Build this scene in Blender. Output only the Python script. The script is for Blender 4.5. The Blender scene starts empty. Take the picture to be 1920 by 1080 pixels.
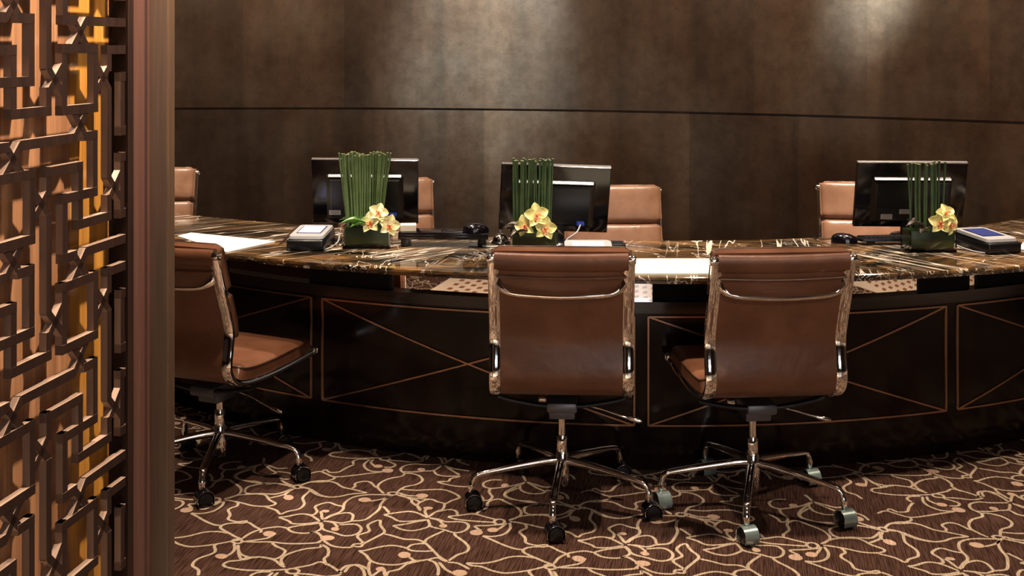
import bpy, bmesh, math, random
from mathutils import Vector, Matrix
random.seed(7)
S = bpy.context.scene
COL = S.collection
R = math.radians

# ------------------------------------------------------------------ camera
FPX, HOR, CAMH = 2200.0, 90.0, 1.5        # focal length in px of a 1920 px frame, horizon row, eye height
cam = bpy.data.cameras.new('camera')
cam.sensor_width = 36.0
cam.lens = FPX / 1920 * 36
cam.shift_y = -(540 - HOR) / 1920
cam.clip_start = 0.05
camo = bpy.data.objects.new('camera', cam)
COL.objects.link(camo)
camo.location = (0, 0, CAMH)
camo.rotation_euler = (R(90), 0, 0)
S.camera = camo

# ------------------------------------------------------------------ world, exposure
S.view_settings.view_transform = 'Standard'
S.view_settings.look = 'None'
S.view_settings.gamma = 1
S.view_settings.use_curve_mapping = False
S.view_settings.exposure = 0.0
w = bpy.data.worlds.new('world')
S.world = w
w.use_nodes = True
w.node_tree.nodes['Background'].inputs[0].default_value = (0.9, 0.6, 0.4, 1)
w.node_tree.nodes['Background'].inputs[1].default_value = 0.008

# ------------------------------------------------------------------ lights (ceiling downlights and added fill behind the camera)
def spot(x, y, z, tx, ty, tz, watt, cone, blend=0.5, rad=0.05, col=(1, 0.78, 0.56)):
    l = bpy.data.lights.new('downlight_or_fill', 'SPOT')
    l.energy = watt
    l.spot_size = R(cone)
    l.spot_blend = blend
    l.shadow_soft_size = rad
    l.color = col
    o = bpy.data.objects.new('downlight_or_fill', l)
    o.location = (x, y, z)
    o.rotation_euler = (Vector((tx, ty, tz)) - Vector((x, y, z))).to_track_quat('-Z', 'Y').to_euler()
    COL.objects.link(o)
def area(x, y, z, tx, ty, tz, watt, sx, sy, col=(1, 0.8, 0.6)):
    l = bpy.data.lights.new('soft_light', 'AREA')
    l.shape = 'RECTANGLE'
    l.size, l.size_y = sx, sy
    l.energy = watt
    l.color = col
    o = bpy.data.objects.new('soft_light', l)
    o.location = (x, y, z)
    o.rotation_euler = (Vector((tx, ty, tz)) - Vector((x, y, z))).to_track_quat('-Z', 'Y').to_euler()
    COL.objects.link(o)
WARM = (1, 0.80, 0.62)
# over the visitor side
for x, yy in ((-1.25, 3.52), (-0.30, 3.36), (0.95, 3.32), (2.4, 3.60)):
    spot(x, yy, 2.95, x, yy - 0.1, 0, 230, 74, 0.6, 0.04, WARM)
# over the desk top
for x, yy in ((-1.45, 4.85), (-0.45, 4.50), (0.65, 4.35), (1.75, 4.65)):
    spot(x, yy, 2.95, x, yy, 0.7, 330, 42, 0.7, 0.04, (1, 0.84, 0.68))
# over the clerks' chairs
for x, yy in ((-1.8, 5.0), (-0.45, 4.6), (0.55, 4.3), (1.5, 4.45)):
    spot(x, yy, 2.95, x, yy + 0.75, 0.8, 330, 40, 0.7, 0.04, (1, 0.84, 0.68))
# grazing the back wall
for x, yy, e in ((-0.20, 5.85, 760), (1.95, 5.3, 820)):
    spot(x, yy, 2.98, x + .02, yy + 1.1, 1.7, e, 40 if x < 0 else 23, 1.0, 0.08, (0.76, 0.93, 1.0))
area(-1.2, 5.4, 2.98, -1.2, 7.2, 1.6, 34, 2.4, 0.2, (1, 0.80, 0.60))
area(1.5, 4.9, 2.98, 2.2, 6.3, 1.6, 30, 2.4, 0.2, (1, 0.80, 0.60))
# unseen fill lamps, added behind and above the camera to brighten the chairs
area(0.6, 0.6, 2.95, 0.4, 3.9, 0.5, 8, 2.4, 0.8, (1, 0.84, 0.70))
area(1.1, -1.9, 1.55, 0.5, 3.8, 0.7, 22, 2.6, 1.0, (1, 0.86, 0.74))
spot(1.9, 0.2, 2.7, 0.62, 3.6, 0.72, 135, 21, 0.8, 0.25, (1, 0.88, 0.78))  # fill spot added to brighten the backs of the right-hand front chairs
area(0.5, -2.4, 1.5, 0.5, 3.8, 0.8, 12, 0.5, 1.6, (0.75, 0.88, 1))  # cool panels added to give the chrome pale highlights
area(1.8, -2.4, 1.5, 0.5, 3.8, 0.8, 14, 0.5, 1.6, (0.75, 0.88, 1))
for x, yy, cn in ((-1.9, 1.6, 75), (0.5, 0.7, 48), (3.9, 2.2, 75)):  # out-of-view spots added to brighten the lobby stone
    spot(x, yy, 2.95, x, yy, 0, 260, cn, 0.6, 0.05, (1, 0.84, 0.70))
# picture light over the carved screen
spot(-0.12, 2.05, 2.85, -0.80, 1.92, 1.0, 860, 60, 0.8, 0.03, (1, 0.84, 0.66))
spot(-0.60, 2.10, 2.9, -0.80, 1.95, 0.9, 620, 60, 0.8, 0.03, (1, 0.88, 0.74))

# ------------------------------------------------------------------ materials
MATS = {}
def mat(name, col, rough=0.5, metal=0.0, spec=0.5, coat=0.0, emit=None, estr=0, trans=0, ior=1.45, bump=None, var=None):
    if name in MATS:
        return MATS[name]
    m = bpy.data.materials.new(name)
    m.use_nodes = True
    nt = m.node_tree
    b = nt.nodes['Principled BSDF']
    b.inputs['Base Color'].default_value = (*col, 1)
    b.inputs['Roughness'].default_value = rough
    b.inputs['Metallic'].default_value = metal
    b.inputs['Specular IOR Level'].default_value = spec
    b.inputs['Coat Weight'].default_value = coat
    b.inputs['Coat Roughness'].default_value = 0.08
    b.inputs['IOR'].default_value = ior
    b.inputs['Transmission Weight'].default_value = trans
    if emit:
        b.inputs['Emission Color'].default_value = (*emit, 1)
        b.inputs['Emission Strength'].default_value = estr
    tc = None
    if bump or var:
        tc = nt.nodes.new('ShaderNodeTexCoord')
    if bump:
        sc, st = bump
        n = nt.nodes.new('ShaderNodeTexNoise')
        n.inputs['Scale'].default_value = sc
        n.inputs['Detail'].default_value = 5
        nt.links.new(tc.outputs['Object'], n.inputs['Vector'])
        bp = nt.nodes.new('ShaderNodeBump')
        bp.inputs['Strength'].default_value = st
        bp.inputs['Distance'].default_value = 0.01
        nt.links.new(n.outputs['Fac'], bp.inputs['Height'])
        nt.links.new(bp.outputs[0], b.inputs['Normal'])
    if var:
        sc, c2 = var
        n = nt.nodes.new('ShaderNodeTexNoise')
        n.inputs['Scale'].default_value = sc
        n.inputs['Detail'].default_value = 4
        nt.links.new(tc.outputs['Object'], n.inputs['Vector'])
        rp = ramp(nt, [(0.35, col), (0.65, c2)])
        nt.links.new(n.outputs['Fac'], rp.inputs[0])
        nt.links.new(rp.outputs[0], b.inputs['Base Color'])
    MATS[name] = m
    return m
def ramp(nt, stops, interp='LINEAR'):
    r = nt.nodes.new('ShaderNodeValToRGB')
    r.color_ramp.interpolation = interp
    e = r.color_ramp.elements
    while len(e) < len(stops):
        e.new(0.5)
    for i, (p, c) in enumerate(stops):
        e[i].position = p
        e[i].color = (*c, 1) if len(c) == 3 else c
    return r
def node(nt, typ, **kw):
    n = nt.nodes.new(typ)
    for k, v in kw.items():
        setattr(n, k, v)
    return n
def mapping(nt, scale=(1, 1, 1), rot=(0, 0, 0), loc=(0, 0, 0)):
    tc = nt.nodes.new('ShaderNodeTexCoord')
    mp = nt.nodes.new('ShaderNodeMapping')
    mp.inputs['Scale'].default_value = scale
    mp.inputs['Rotation'].default_value = rot
    mp.inputs['Location'].default_value = loc
    nt.links.new(tc.outputs['Object'], mp.inputs['Vector'])
    return mp
def noise(nt, vec, scale, detail=4, rough=0.5, dist=0):
    n = nt.nodes.new('ShaderNodeTexNoise')
    n.inputs['Scale'].default_value = scale
    n.inputs['Detail'].default_value = detail
    n.inputs['Roughness'].default_value = rough
    n.inputs['Distortion'].default_value = dist
    nt.links.new(vec.outputs[0], n.inputs['Vector'])
    return n
def mix(nt, fac, a, b, mode='MIX'):
    m = nt.nodes.new('ShaderNodeMix')
    m.data_type = 'RGBA'
    m.blend_type = mode
    for s, v in ((0, fac), (6, a), (7, b)):
        if hasattr(v, 'links') or hasattr(v, 'is_linked'):
            nt.links.new(v, m.inputs[s])
        else:
            m.inputs[s].default_value = v if s == 0 else (*v, 1)
    return m.outputs[2]

def mat_wall():
    m = mat('bronze_plaster', (0.05, 0.026, 0.012), 0.42)
    nt = m.node_tree; b = nt.nodes['Principled BSDF']
    v = mapping(nt)
    n1 = noise(nt, v, 1.3, 6, 0.6)
    r1 = ramp(nt, [(0.3, (0.075, 0.036, 0.017)), (0.5, (0.115, 0.073, 0.046)), (0.72, (0.165, 0.125, 0.092))])
    nt.links.new(n1.outputs['Fac'], r1.inputs[0])
    v2 = mapping(nt, (4.0, 4.0, 0.35))
    n2 = noise(nt, v2, 1.5, 3, 0.5)
    r2 = ramp(nt, [(0.35, (0.75, 0.75, 0.75)), (0.65, (1.2, 1.15, 1.1))])
    nt.links.new(n2.outputs['Fac'], r2.inputs[0])
    c = mix(nt, 1.0, r1.outputs[0], r2.outputs[0], 'MULTIPLY')
    n3 = noise(nt, v, 14, 8, 0.75)
    r3 = ramp(nt, [(0.4, (0.8, 0.8, 0.8)), (0.62, (1.1, 1.1, 1.1)), (0.70, (0.62, 0.60, 0.58))])
    nt.links.new(n3.outputs['Fac'], r3.inputs[0])
    c = mix(nt, 0.75, c, r3.outputs[0], 'MULTIPLY')
    tc = node(nt, 'ShaderNodeTexCoord'); sx = node(nt, 'ShaderNodeSeparateXYZ')
    nt.links.new(tc.outputs['Object'], sx.inputs[0])
    def mth(op, a, v2):
        q = node(nt, 'ShaderNodeMath', operation=op)
        nt.links.new(a, q.inputs[0])
        if hasattr(v2, 'is_linked'): nt.links.new(v2, q.inputs[1])
        else: q.inputs[1].default_value = v2
        return q.outputs[0]
    ang = mth('ARCTAN2', mth('ADD', sx.outputs[0], 1.4), mth('SUBTRACT', sx.outputs[1], 1.0))
    row = mth('GREATER_THAN', sx.outputs[2], 1.13)
    idx = mth('ADD', mth('FLOOR', mth('ADD', mth('MULTIPLY', ang, 10.0), mth('MULTIPLY', row, 0.4)), 0), mth('MULTIPLY', row, 37.0))
    wn = node(nt, 'ShaderNodeTexWhiteNoise', noise_dimensions='1D')
    nt.links.new(idx, wn.inputs['W'])
    rw = ramp(nt, [(0, (0.80, 0.80, 0.82)), (1, (1.16, 1.14, 1.10))])
    nt.links.new(wn.outputs['Value'], rw.inputs[0])
    c = mix(nt, 1.0, c, rw.outputs[0], 'MULTIPLY')
    nt.links.new(c, b.inputs['Base Color'])
    v4 = mapping(nt, (120, 120, 420))
    n4 = noise(nt, v4, 1, 3, 0.6)
    bp = node(nt, 'ShaderNodeBump')
    bp.inputs['Strength'].default_value = 0.25
    bp.inputs['Distance'].default_value = 0.004
    nt.links.new(n4.outputs['Fac'], bp.inputs['Height'])
    nt.links.new(bp.outputs[0], b.inputs['Normal'])
    rr = ramp(nt, [(0.3, (0.36, 0.36, 0.36)), (0.7, (0.55, 0.55, 0.55))])
    nt.links.new(n3.outputs['Fac'], rr.inputs[0])
    nt.links.new(rr.outputs[0], b.inputs['Roughness'])
    b.inputs['Metallic'].default_value = 0.35
    return m

def tmap(nt, along, across, rot, off):
    """stretch a texture along one direction of the slab: lengths in metres, rot = that direction"""
    tc = nt.nodes.new('ShaderNodeTexCoord')
    mp = nt.nodes.new('ShaderNodeMapping')
    mp.vector_type = 'TEXTURE'
    mp.inputs['Scale'].default_value = (along, across, across)
    mp.inputs['Rotation'].default_value = (0, 0, rot)
    mp.inputs['Location'].default_value = (off, off * .37, 0)
    nt.links.new(tc.outputs['Object'], mp.inputs['Vector'])
    return mp
def mat_marble(name, rot, off, band_rot=0.0):
    m = mat(name, (0.03, 0.015, 0.008), 0.07, spec=0.7)
    nt = m.node_tree; b = nt.nodes['Principled BSDF']
    vb = tmap(nt, 0.42, 0.085, band_rot, off)
    n1 = noise(nt, vb, 1.0, 6, 0.55, 0.6)
    r1 = ramp(nt, [(0.34, (0.006, 0.005, 0.003)), (0.45, (0.022, 0.015, 0.009)), (0.50, (0.10, 0.050, 0.018)),
                   (0.54, (0.026, 0.020, 0.013)), (0.62, (0.20, 0.105, 0.038)), (0.74, (0.045, 0.03, 0.02))])
    nt.links.new(n1.outputs['Fac'], r1.inputs[0])
    nf = noise(nt, tmap(nt, 0.10, 0.012, band_rot + .1, off), 1.0, 4, 0.6)
    rf = ramp(nt, [(0.35, (0.55, 0.55, 0.55)), (0.65, (1.35, 1.3, 1.2))])
    nt.links.new(nf.outputs['Fac'], rf.inputs[0])
    base = mix(nt, 0.8, r1.outputs[0], rf.outputs[0], 'MULTIPLY')
    def vein(al, ac, rt, lo, hi, seed, mask_sc, m0, m1, d=3, dist=.3):
        nv = noise(nt, tmap(nt, al, ac, rt, seed), 1.0, d, 0.6, dist)
        mid = (lo + hi) / 2
        rv = ramp(nt, [(lo, (0, 0, 0)), (mid - .003, (1, 1, 1)), (mid + .003, (1, 1, 1)), (hi, (0, 0, 0))])
        nt.links.new(nv.outputs['Fac'], rv.inputs[0])
        nm = noise(nt, tmap(nt, 1, 1, 0, seed * 2.3), mask_sc, 2)
        rm = ramp(nt, [(m0, (0, 0, 0)), (m1, (1, 1, 1))])
        nt.links.new(nm.outputs['Fac'], rm.inputs[0])
        return mix(nt, 1.0, rv.outputs[0], rm.outputs[0], 'MULTIPLY')
    f1 = vein(1.1, 0.075, rot, 0.484, 0.516, off + 1.1, 1.9, 0.40, 0.52, 2)
    f2 = vein(0.8, 0.045, rot + 0.10, 0.482, 0.518, off + 5.2, 2.2, 0.54, 0.62, 2)
    f3 = vein(0.16, 0.030, rot - 0.5, 0.488, 0.512, off + 9.7, 3.0, 0.62, 0.68, 3, .25)
    f4 = vein(0.30, 0.09, rot + 0.9, 0.492, 0.508, off + 3.3, 2.2, 0.50, 0.60, 3, .3)
    f = mix(nt, 1.0, mix(nt, 1.0, f1, f2, 'ADD'), mix(nt, 1.0, f3, f4, 'ADD'), 'ADD')
    sep = node(nt, 'ShaderNodeRGBToBW')
    nt.links.new(f, sep.inputs[0])
    cl = node(nt, 'ShaderNodeClamp')
    nt.links.new(sep.outputs[0], cl.inputs[0])
    c = mix(nt, cl.outputs[0], base, (0.80, 0.70, 0.58))
    nt.links.new(c, b.inputs['Base Color'])
    return m

def mat_wood(name, c1, c2, sc=(30, 30, 0.6), rough=0.35, coat=0.0, rot=(0, 0, 0), spec=0.5):
    m = mat(name, c1, rough, coat=coat, spec=spec)
    nt = m.node_tree; b = nt.nodes['Principled BSDF']
    v = mapping(nt, sc, rot)
    n = noise(nt, v, 1, 5, 0.6)
    r = ramp(nt, [(0.32, c1), (0.68, c2)])
    nt.links.new(n.outputs['Fac'], r.inputs[0])
    v2 = mapping(nt, (sc[0] * 6, sc[1] * 6, sc[2] * 4), rot)
    n2 = noise(nt, v2, 1, 3)
    r2 = ramp(nt, [(0.3, (0.8, 0.8, 0.8)), (0.7, (1.15, 1.15, 1.15))])
    nt.links.new(n2.outputs['Fac'], r2.inputs[0])
    c = mix(nt, 1.0, r.outputs[0], r2.outputs[0], 'MULTIPLY')
    nt.links.new(c, b.inputs['Base Color'])
    return m

def mat_carpet(name, col, dark, line=False):
    m = mat(name, col, 0.95, spec=0.1)
    nt = m.node_tree; b = nt.nodes['Principled BSDF']
    tc = node(nt, 'ShaderNodeTexCoord'); v = node(nt, 'ShaderNodeMapping'); v.vector_type = 'TEXTURE'
    v.inputs['Scale'].default_value = (0.08, 0.0036, 1); v.inputs['Rotation'].default_value = (0, 0, R(79))
    nt.links.new(tc.outputs['Object'], v.inputs['Vector'])
    n = noise(nt, v, 1, 1, 0.5)
    r = ramp(nt, [(0.40, dark), (0.58, col)])
    nt.links.new(n.outputs['Fac'], r.inputs[0])
    v2 = mapping(nt, (420, 420, 1))
    n2 = noise(nt, v2, 1, 2)
    c = mix(nt, 0.35, r.outputs[0], n2.outputs['Fac'], 'OVERLAY')
    nt.links.new(c, b.inputs['Base Color'])
    bp = node(nt, 'ShaderNodeBump')
    bp.inputs['Strength'].default_value = 0.6
    bp.inputs['Distance'].default_value = 0.004
    nt.links.new(n.outputs['Fac'], bp.inputs['Height'])
    nt.links.new(bp.outputs[0], b.inputs['Normal'])
    return m

def mat_leather(name, c1, c2, rough=0.38):
    m = mat(name, c1, rough, spec=0.5)
    nt = m.node_tree; b = nt.nodes['Principled BSDF']
    v = mapping(nt)
    n = noise(nt, v, 7, 5, 0.6)
    r = ramp(nt, [(0.35, c1), (0.65, c2)])
    nt.links.new(n.outputs['Fac'], r.inputs[0])
    nt.links.new(r.outputs[0], b.inputs['Base Color'])
    n2 = noise(nt, v, 9, 2, 0.5, 0.6)
    n3 = noise(nt, v, 260, 3, 0.6)
    bp = node(nt, 'ShaderNodeBump'); bp.inputs['Strength'].default_value = 0.35; bp.inputs['Distance'].default_value = 0.012
    nt.links.new(n2.outputs['Fac'], bp.inputs['Height'])
    bp2 = node(nt, 'ShaderNodeBump'); bp2.inputs['Strength'].default_value = 0.15; bp2.inputs['Distance'].default_value = 0.002
    nt.links.new(n3.outputs['Fac'], bp2.inputs['Height'])
    nt.links.new(bp.outputs[0], bp2.inputs['Normal'])
    nt.links.new(bp2.outputs[0], b.inputs['Normal'])
    return m

WALL = mat_wall()
LEATHER = mat_leather('brown_leather', (0.10, 0.038, 0.018), (0.15, 0.062, 0.031))
LEATHER_L = mat_leather('tan_leather', (0.22, 0.105, 0.058), (0.32, 0.17, 0.10), 0.32)
STITCH = mat('dark_piping', (0.05, 0.02, 0.01), 0.5)
CHROME = mat('chrome', (0.86, 0.84, 0.82), 0.06, 1.0)
CHROME_T = mat('smoked_chrome', (0.30, 0.38, 0.36), 0.26, 0.6)
STEEL = mat('dark_steel', (0.03, 0.03, 0.032), 0.35, 0.6)
GREYM = mat('grey_metal', (0.12, 0.12, 0.13), 0.4, 0.7)
BLACKP = mat('black_plastic', (0.006, 0.006, 0.007), 0.28)
BLACKG = mat('gloss_black_plastic', (0.004, 0.003, 0.005), 0.14, spec=0.6)
RUBBER = mat('black_rubber', (0.01, 0.01, 0.01), 0.6)
SILVERP = mat('silver_plastic', (0.46, 0.46, 0.47), 0.35, 0.3)
WHITEP = mat('white_plastic', (0.75, 0.73, 0.70), 0.4)
PAPER = mat('white_paper', (0.82, 0.80, 0.74), 0.7, spec=0.2)
PADW = mat('cream_leather', (0.62, 0.60, 0.50), 0.55, var=(25, (0.56, 0.53, 0.43)))
CREAM = mat('cream_card', (0.75, 0.66, 0.52), 0.7)
LABELM = mat('pale_label', (0.5, 0.48, 0.48), 0.6)
LABELD = mat('label_print', (0.12, 0.11, 0.12), 0.6)
LILAC = mat('lilac_screen', (0.3, 0.3, 0.5), 0.2, emit=(0.72, 0.66, 1.0), estr=0.9)
BLUES = mat('blue_screen', (0.02, 0.025, 0.09), 0.2, emit=(0.03, 0.045, 0.17), estr=0.8)
PALES = mat('pale_screen', (0.5, 0.5, 0.6), 0.2, emit=(0.75, 0.85, 1.0), estr=0.8)
BLUEC = mat('blue_connector', (0.05, 0.09, 0.55), 0.4)
LACQ = mat_wood('dark_lacquer', (0.004, 0.002, 0.0015), (0.012, 0.005, 0.003), (14, 14, 0.6), 0.14, 0.0, spec=0.3)
LACQ2 = mat_wood('ebony_lacquer_rail', (0.012, 0.007, 0.005), (0.028, 0.017, 0.012), (2.5, 2.5, 60), 0.16, 0.2)
MATTB = mat('matt_black_wood', (0.004, 0.003, 0.003), 0.7, spec=0.2)
BRONZE = mat('bronze_inlay', (0.40, 0.26, 0.19), 0.24, 1.0)
MIRROR = mat('mirror_glass', (0.93, 0.86, 0.80), 0.01, 1.0)
LATT = mat_wood('dark_stained_wood', (0.007, 0.003, 0.002), (0.014, 0.006, 0.004), (40, 40, 3), 0.5, 0.0, spec=0.15)
EDGE = mat('lacquered_cut_edge', (0.17, 0.11, 0.08), 0.32, 0.25)
POST = mat_wood('brown_post_wood', (0.034, 0.018, 0.010), (0.048, 0.026, 0.015), (50, 50, 1.5), 0.42)
MOULD = mat_wood('red_brown_moulding', (0.042, 0.017, 0.012), (0.058, 0.026, 0.019), (60, 60, 1), 0.28, 0.2)
VENEER = mat_wood('walnut_veneer', (0.12, 0.048, 0.020), (0.26, 0.125, 0.060), (42, 42, 0.8), 0.4)
GOLDV = mat_wood('golden_veneer', (0.19, 0.075, 0.012), (0.31, 0.14, 0.024), (50, 50, 0.8), 0.38)
CARP = mat_carpet('brown_carpet', (0.074, 0.037, 0.026), (0.026, 0.011, 0.007))
CLINE = mat_carpet('tan_carpet_line', (0.46, 0.36, 0.26), (0.33, 0.25, 0.17))
CBLOB = mat_carpet('peach_carpet_bud', (0.47, 0.32, 0.23), (0.38, 0.25, 0.17))
STONE = mat('cream_stone', (0.74, 0.60, 0.47), 0.35, var=(3, (0.68, 0.53, 0.40)))
STONEB = mat('brown_stone', (0.22, 0.085, 0.035), 0.35, var=(9, (0.30, 0.12, 0.05)))
CEIL = mat('ceiling_paint', (0.26, 0.20, 0.16), 0.8)
SIDEW = mat('dark_side_wall', (0.26, 0.19, 0.14), 0.6)
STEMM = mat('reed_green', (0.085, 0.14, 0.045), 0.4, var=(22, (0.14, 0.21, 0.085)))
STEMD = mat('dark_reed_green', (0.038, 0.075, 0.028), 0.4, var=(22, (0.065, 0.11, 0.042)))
TIPM = mat('cut_reed_tip', (0.42, 0.42, 0.22), 0.6)
LEAFM = mat('leaf_green', (0.10, 0.25, 0.045), 0.35, var=(14, (0.17, 0.36, 0.08)))
LEAFD = mat('dark_folded_leaf', (0.05, 0.035, 0.025), 0.3, var=(18, (0.13, 0.09, 0.07)))
LEAFV = mat('leaf_lining', (0.014, 0.035, 0.008), 0.35, var=(20, (0.03, 0.075, 0.015)))
PETAL = mat('yellow_petal', (0.68, 0.66, 0.22), 0.5, var=(40, (0.80, 0.76, 0.36)))
PETALW = mat('cream_petal', (0.80, 0.78, 0.46), 0.5, var=(40, (0.78, 0.76, 0.36)))
LIP = mat('orange_lip', (0.72, 0.22, 0.07), 0.5, var=(90, (0.85, 0.50, 0.28)))
def mat_glass():
    m = mat('clear_glass', (0.94, 0.97, 0.94), 0.02, trans=1.0, ior=1.45)
    return m
GLASS = mat_glass()

# ------------------------------------------------------------------ mesh helpers
class G:
    def __init__(s):
        s.v, s.f, s.m = [], [], []
    def add(s, vs, fs, mi=0):
        o = len(s.v)
        s.v += [tuple(v) for v in vs]
        s.f += [tuple(i + o for i in f) for f in fs]
        s.m += [mi] * len(fs)
        return s
    def box(s, c, sz, rot=None, bev=0.0, mi=0, seg=2, taper=None):
        bm = bmesh.new()
        bmesh.ops.create_cube(bm, size=1)
        for v in bm.verts:
            v.co = Vector((v.co.x * sz[0], v.co.y * sz[1], v.co.z * sz[2]))
            if taper and v.co.z > 0:
                v.co.x *= taper[0]; v.co.y *= taper[1]
        if bev:
            bmesh.ops.bevel(bm, geom=list(bm.edges), offset=bev, segments=seg, profile=0.5, affect='EDGES')
        mt = Matrix.Translation(c) @ (rot.to_4x4() if rot is not None else Matrix.Identity(4))
        bm.transform(mt)
        bm.verts.index_update()
        s.add([v.co[:] for v in bm.verts], [[v.index for v in f.verts] for f in bm.faces], mi)
        bm.free()
        return s
    def sweep(s, pts, prof, up=(0, 0, 1), scales=None, cap=True, closed=False, mi=0):
        """prof: list of (a,b) in the frame (side, up)"""
        pts = [Vector(p) for p in pts]
        n, k = len(pts), len(prof)
        up = Vector(up)
        vs = []
        prev = None
        for i, p in enumerate(pts):
            if closed:
                t = pts[(i + 1) % n] - pts[i - 1]
            else:
                t = pts[min(i + 1, n - 1)] - pts[max(i - 1, 0)]
            t = t.normalized() if t.length > 1e-9 else Vector((0, 0, 1))
            if prev is None:
                sd = t.cross(up)
                if sd.length < 1e-3:
                    sd = t.cross(Vector((0.3, 1, 0.1)))
            else:
                sd = prev - t * prev.dot(t)
                if sd.length < 1e-6:
                    sd = t.cross(up)
            sd.normalize()
            prev = sd
            u2 = sd.cross(t).normalized()
            sc = scales[i] if scales else 1
            if not isinstance(sc, (tuple, list)):
                sc = (sc, sc)
            for a, b in prof:
                vs.append(p + sd * a * sc[0] + u2 * b * sc[1])
        fs = []
        rng = range(n) if closed else range(n - 1)
        for i in rng:
            j = (i + 1) % n
            for q in range(k):
                r = (q + 1) % k
                fs.append((i * k + q, i * k + r, j * k + r, j * k + q))
        if cap and not closed:
            fs.append(tuple(range(k))[::-1])
            fs.append(tuple((n - 1) * k + q for q in range(k)))
        return s.add(vs, fs, mi)
    def tube(s, pts, r, sides=10, scales=None, cap=True, closed=False, mi=0, up=(0, 0, 1)):
        prof = [(r * math.cos(2 * math.pi * q / sides), r * math.sin(2 * math.pi * q / sides)) for q in range(sides)]
        return s.sweep(pts, prof, up, scales, cap, closed, mi)
    def lathe(s, prof, c=(0, 0, 0), sides=24, axis=None, mi=0):
        """prof: list of (r, z) along the axis"""
        c = Vector(c)
        q = Vector(axis).to_track_quat('Z', 'Y').to_matrix() if axis else Matrix.Identity(3)
        vs = []
        for r, z in prof:
            for i in range(sides):
                a = 2 * math.pi * i / sides
                vs.append(c + q @ Vector((r * math.cos(a), r * math.sin(a), z)))
        fs = []
        for j in range(len(prof) - 1):
            for i in range(sides):
                k = (i + 1) % sides
                fs.append((j * sides + i, j * sides + k, (j + 1) * sides + k, (j + 1) * sides + i))
        fs.append(tuple(range(sides))[::-1])
        fs.append(tuple((len(prof) - 1) * sides + i for i in range(sides)))
        return s.add(vs, fs, mi)
    def ell(s, c, r, rot=None, n=12, mi=0):
        prof = []
        vs = []
        c = Vector(c)
        q = rot if rot is not None else Matrix.Identity(3)
        for j in range(1, n):
            th = math.pi * j / n
            for i in range(2 * n):
                a = math.pi * i / n
                vs.append(c + q @ Vector((r[0] * math.sin(th) * math.cos(a), r[1] * math.sin(th) * math.sin(a), -r[2] * math.cos(th))))
        fs = []
        for j in range(n - 2):
            for i in range(2 * n):
                k = (i + 1) % (2 * n)
                fs.append((j * 2 * n + i, j * 2 * n + k, (j + 1) * 2 * n + k, (j + 1) * 2 * n + i))
        b = len(vs); vs.append(c + q @ Vector((0, 0, -r[2]))); vs.append(c + q @ Vector((0, 0, r[2])))
        for i in range(2 * n):
            k = (i + 1) % (2 * n)
            fs.append((b, k, i))
            fs.append((b + 1, (n - 2) * 2 * n + i, (n - 2) * 2 * n + k))
        return s.add(vs, fs, mi)
    def grid(s, fn, nu, nv, mi=0, thick=0.0):
        """fn(u,v)->Vector, u,v in 0..1; thick closes it into a shell"""
        P = [[Vector(fn(i / nu, j / nv)) for j in range(nv + 1)] for i in range(nu + 1)]
        vs = [P[i][j] for i in range(nu + 1) for j in range(nv + 1)]
        W = nv + 1
        fs = [(i * W + j, (i + 1) * W + j, (i + 1) * W + j + 1, i * W + j + 1) for i in range(nu) for j in range(nv)]
        if thick:
            N = len(vs)
            vs2 = []
            for i in range(nu + 1):
                for j in range(nv + 1):
                    a = P[min(i + 1, nu)][j] - P[max(i - 1, 0)][j]
                    b = P[i][min(j + 1, nv)] - P[i][max(j - 1, 0)]
                    nn = a.cross(b)
                    nn = nn.normalized() if nn.length > 1e-12 else Vector((0, 0, 1))
                    vs2.append(P[i][j] - nn * thick)
            vs += vs2
            fs += [tuple(N + q for q in f[::-1]) for f in fs]
            for i in range(nu):
                fs.append((i * W, N + i * W, N + (i + 1) * W, (i + 1) * W))
                fs.append(((i + 1) * W + nv, N + (i + 1) * W + nv, N + i * W + nv, i * W + nv))
            for j in range(nv):
                fs.append((j + 1, N + j + 1, N + j, j))
                fs.append((nu * W + j, N + nu * W + j, N + nu * W + j + 1, nu * W + j + 1))
        return s.add(vs, fs, mi)
    def build(s, name, mats, parent=None, smooth=35, world=False, loc=None):
        me = bpy.data.meshes.new(name)
        me.from_pydata(s.v, [], s.f)
        me.update()
        bm = bmesh.new(); bm.from_mesh(me)
        bmesh.ops.recalc_face_normals(bm, faces=bm.faces)
        bm.to_mesh(me); bm.free()
        if not isinstance(mats, (list, tuple)):
            mats = [mats]
        for m in mats:
            me.materials.append(m)
        if len(mats) > 1:
            me.polygons.foreach_set('material_index', s.m)
        if smooth:
            me.polygons.foreach_set('use_smooth', [True] * len(me.polygons))
            me.set_sharp_from_angle(angle=R(smooth))
        o = bpy.data.objects.new(name, me)
        COL.objects.link(o)
        if parent:
            o.parent = parent
        if loc:
            o.location = loc
        return o
def empty(name, loc=(0, 0, 0), rz=0, label=None, cat=None, group=None):
    o = bpy.data.objects.new(name, None)
    o.empty_display_size = 0.05
    COL.objects.link(o)
    o.location = loc
    o.rotation_euler = (0, 0, rz)
    tag(o, label, cat, group)
    return o
def tag(o, label=None, cat=None, group=None, kind=None):
    for k, v in (('label', label), ('category', cat), ('group', group), ('kind', kind)):
        if v:
            o[k] = v
    return o
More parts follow.
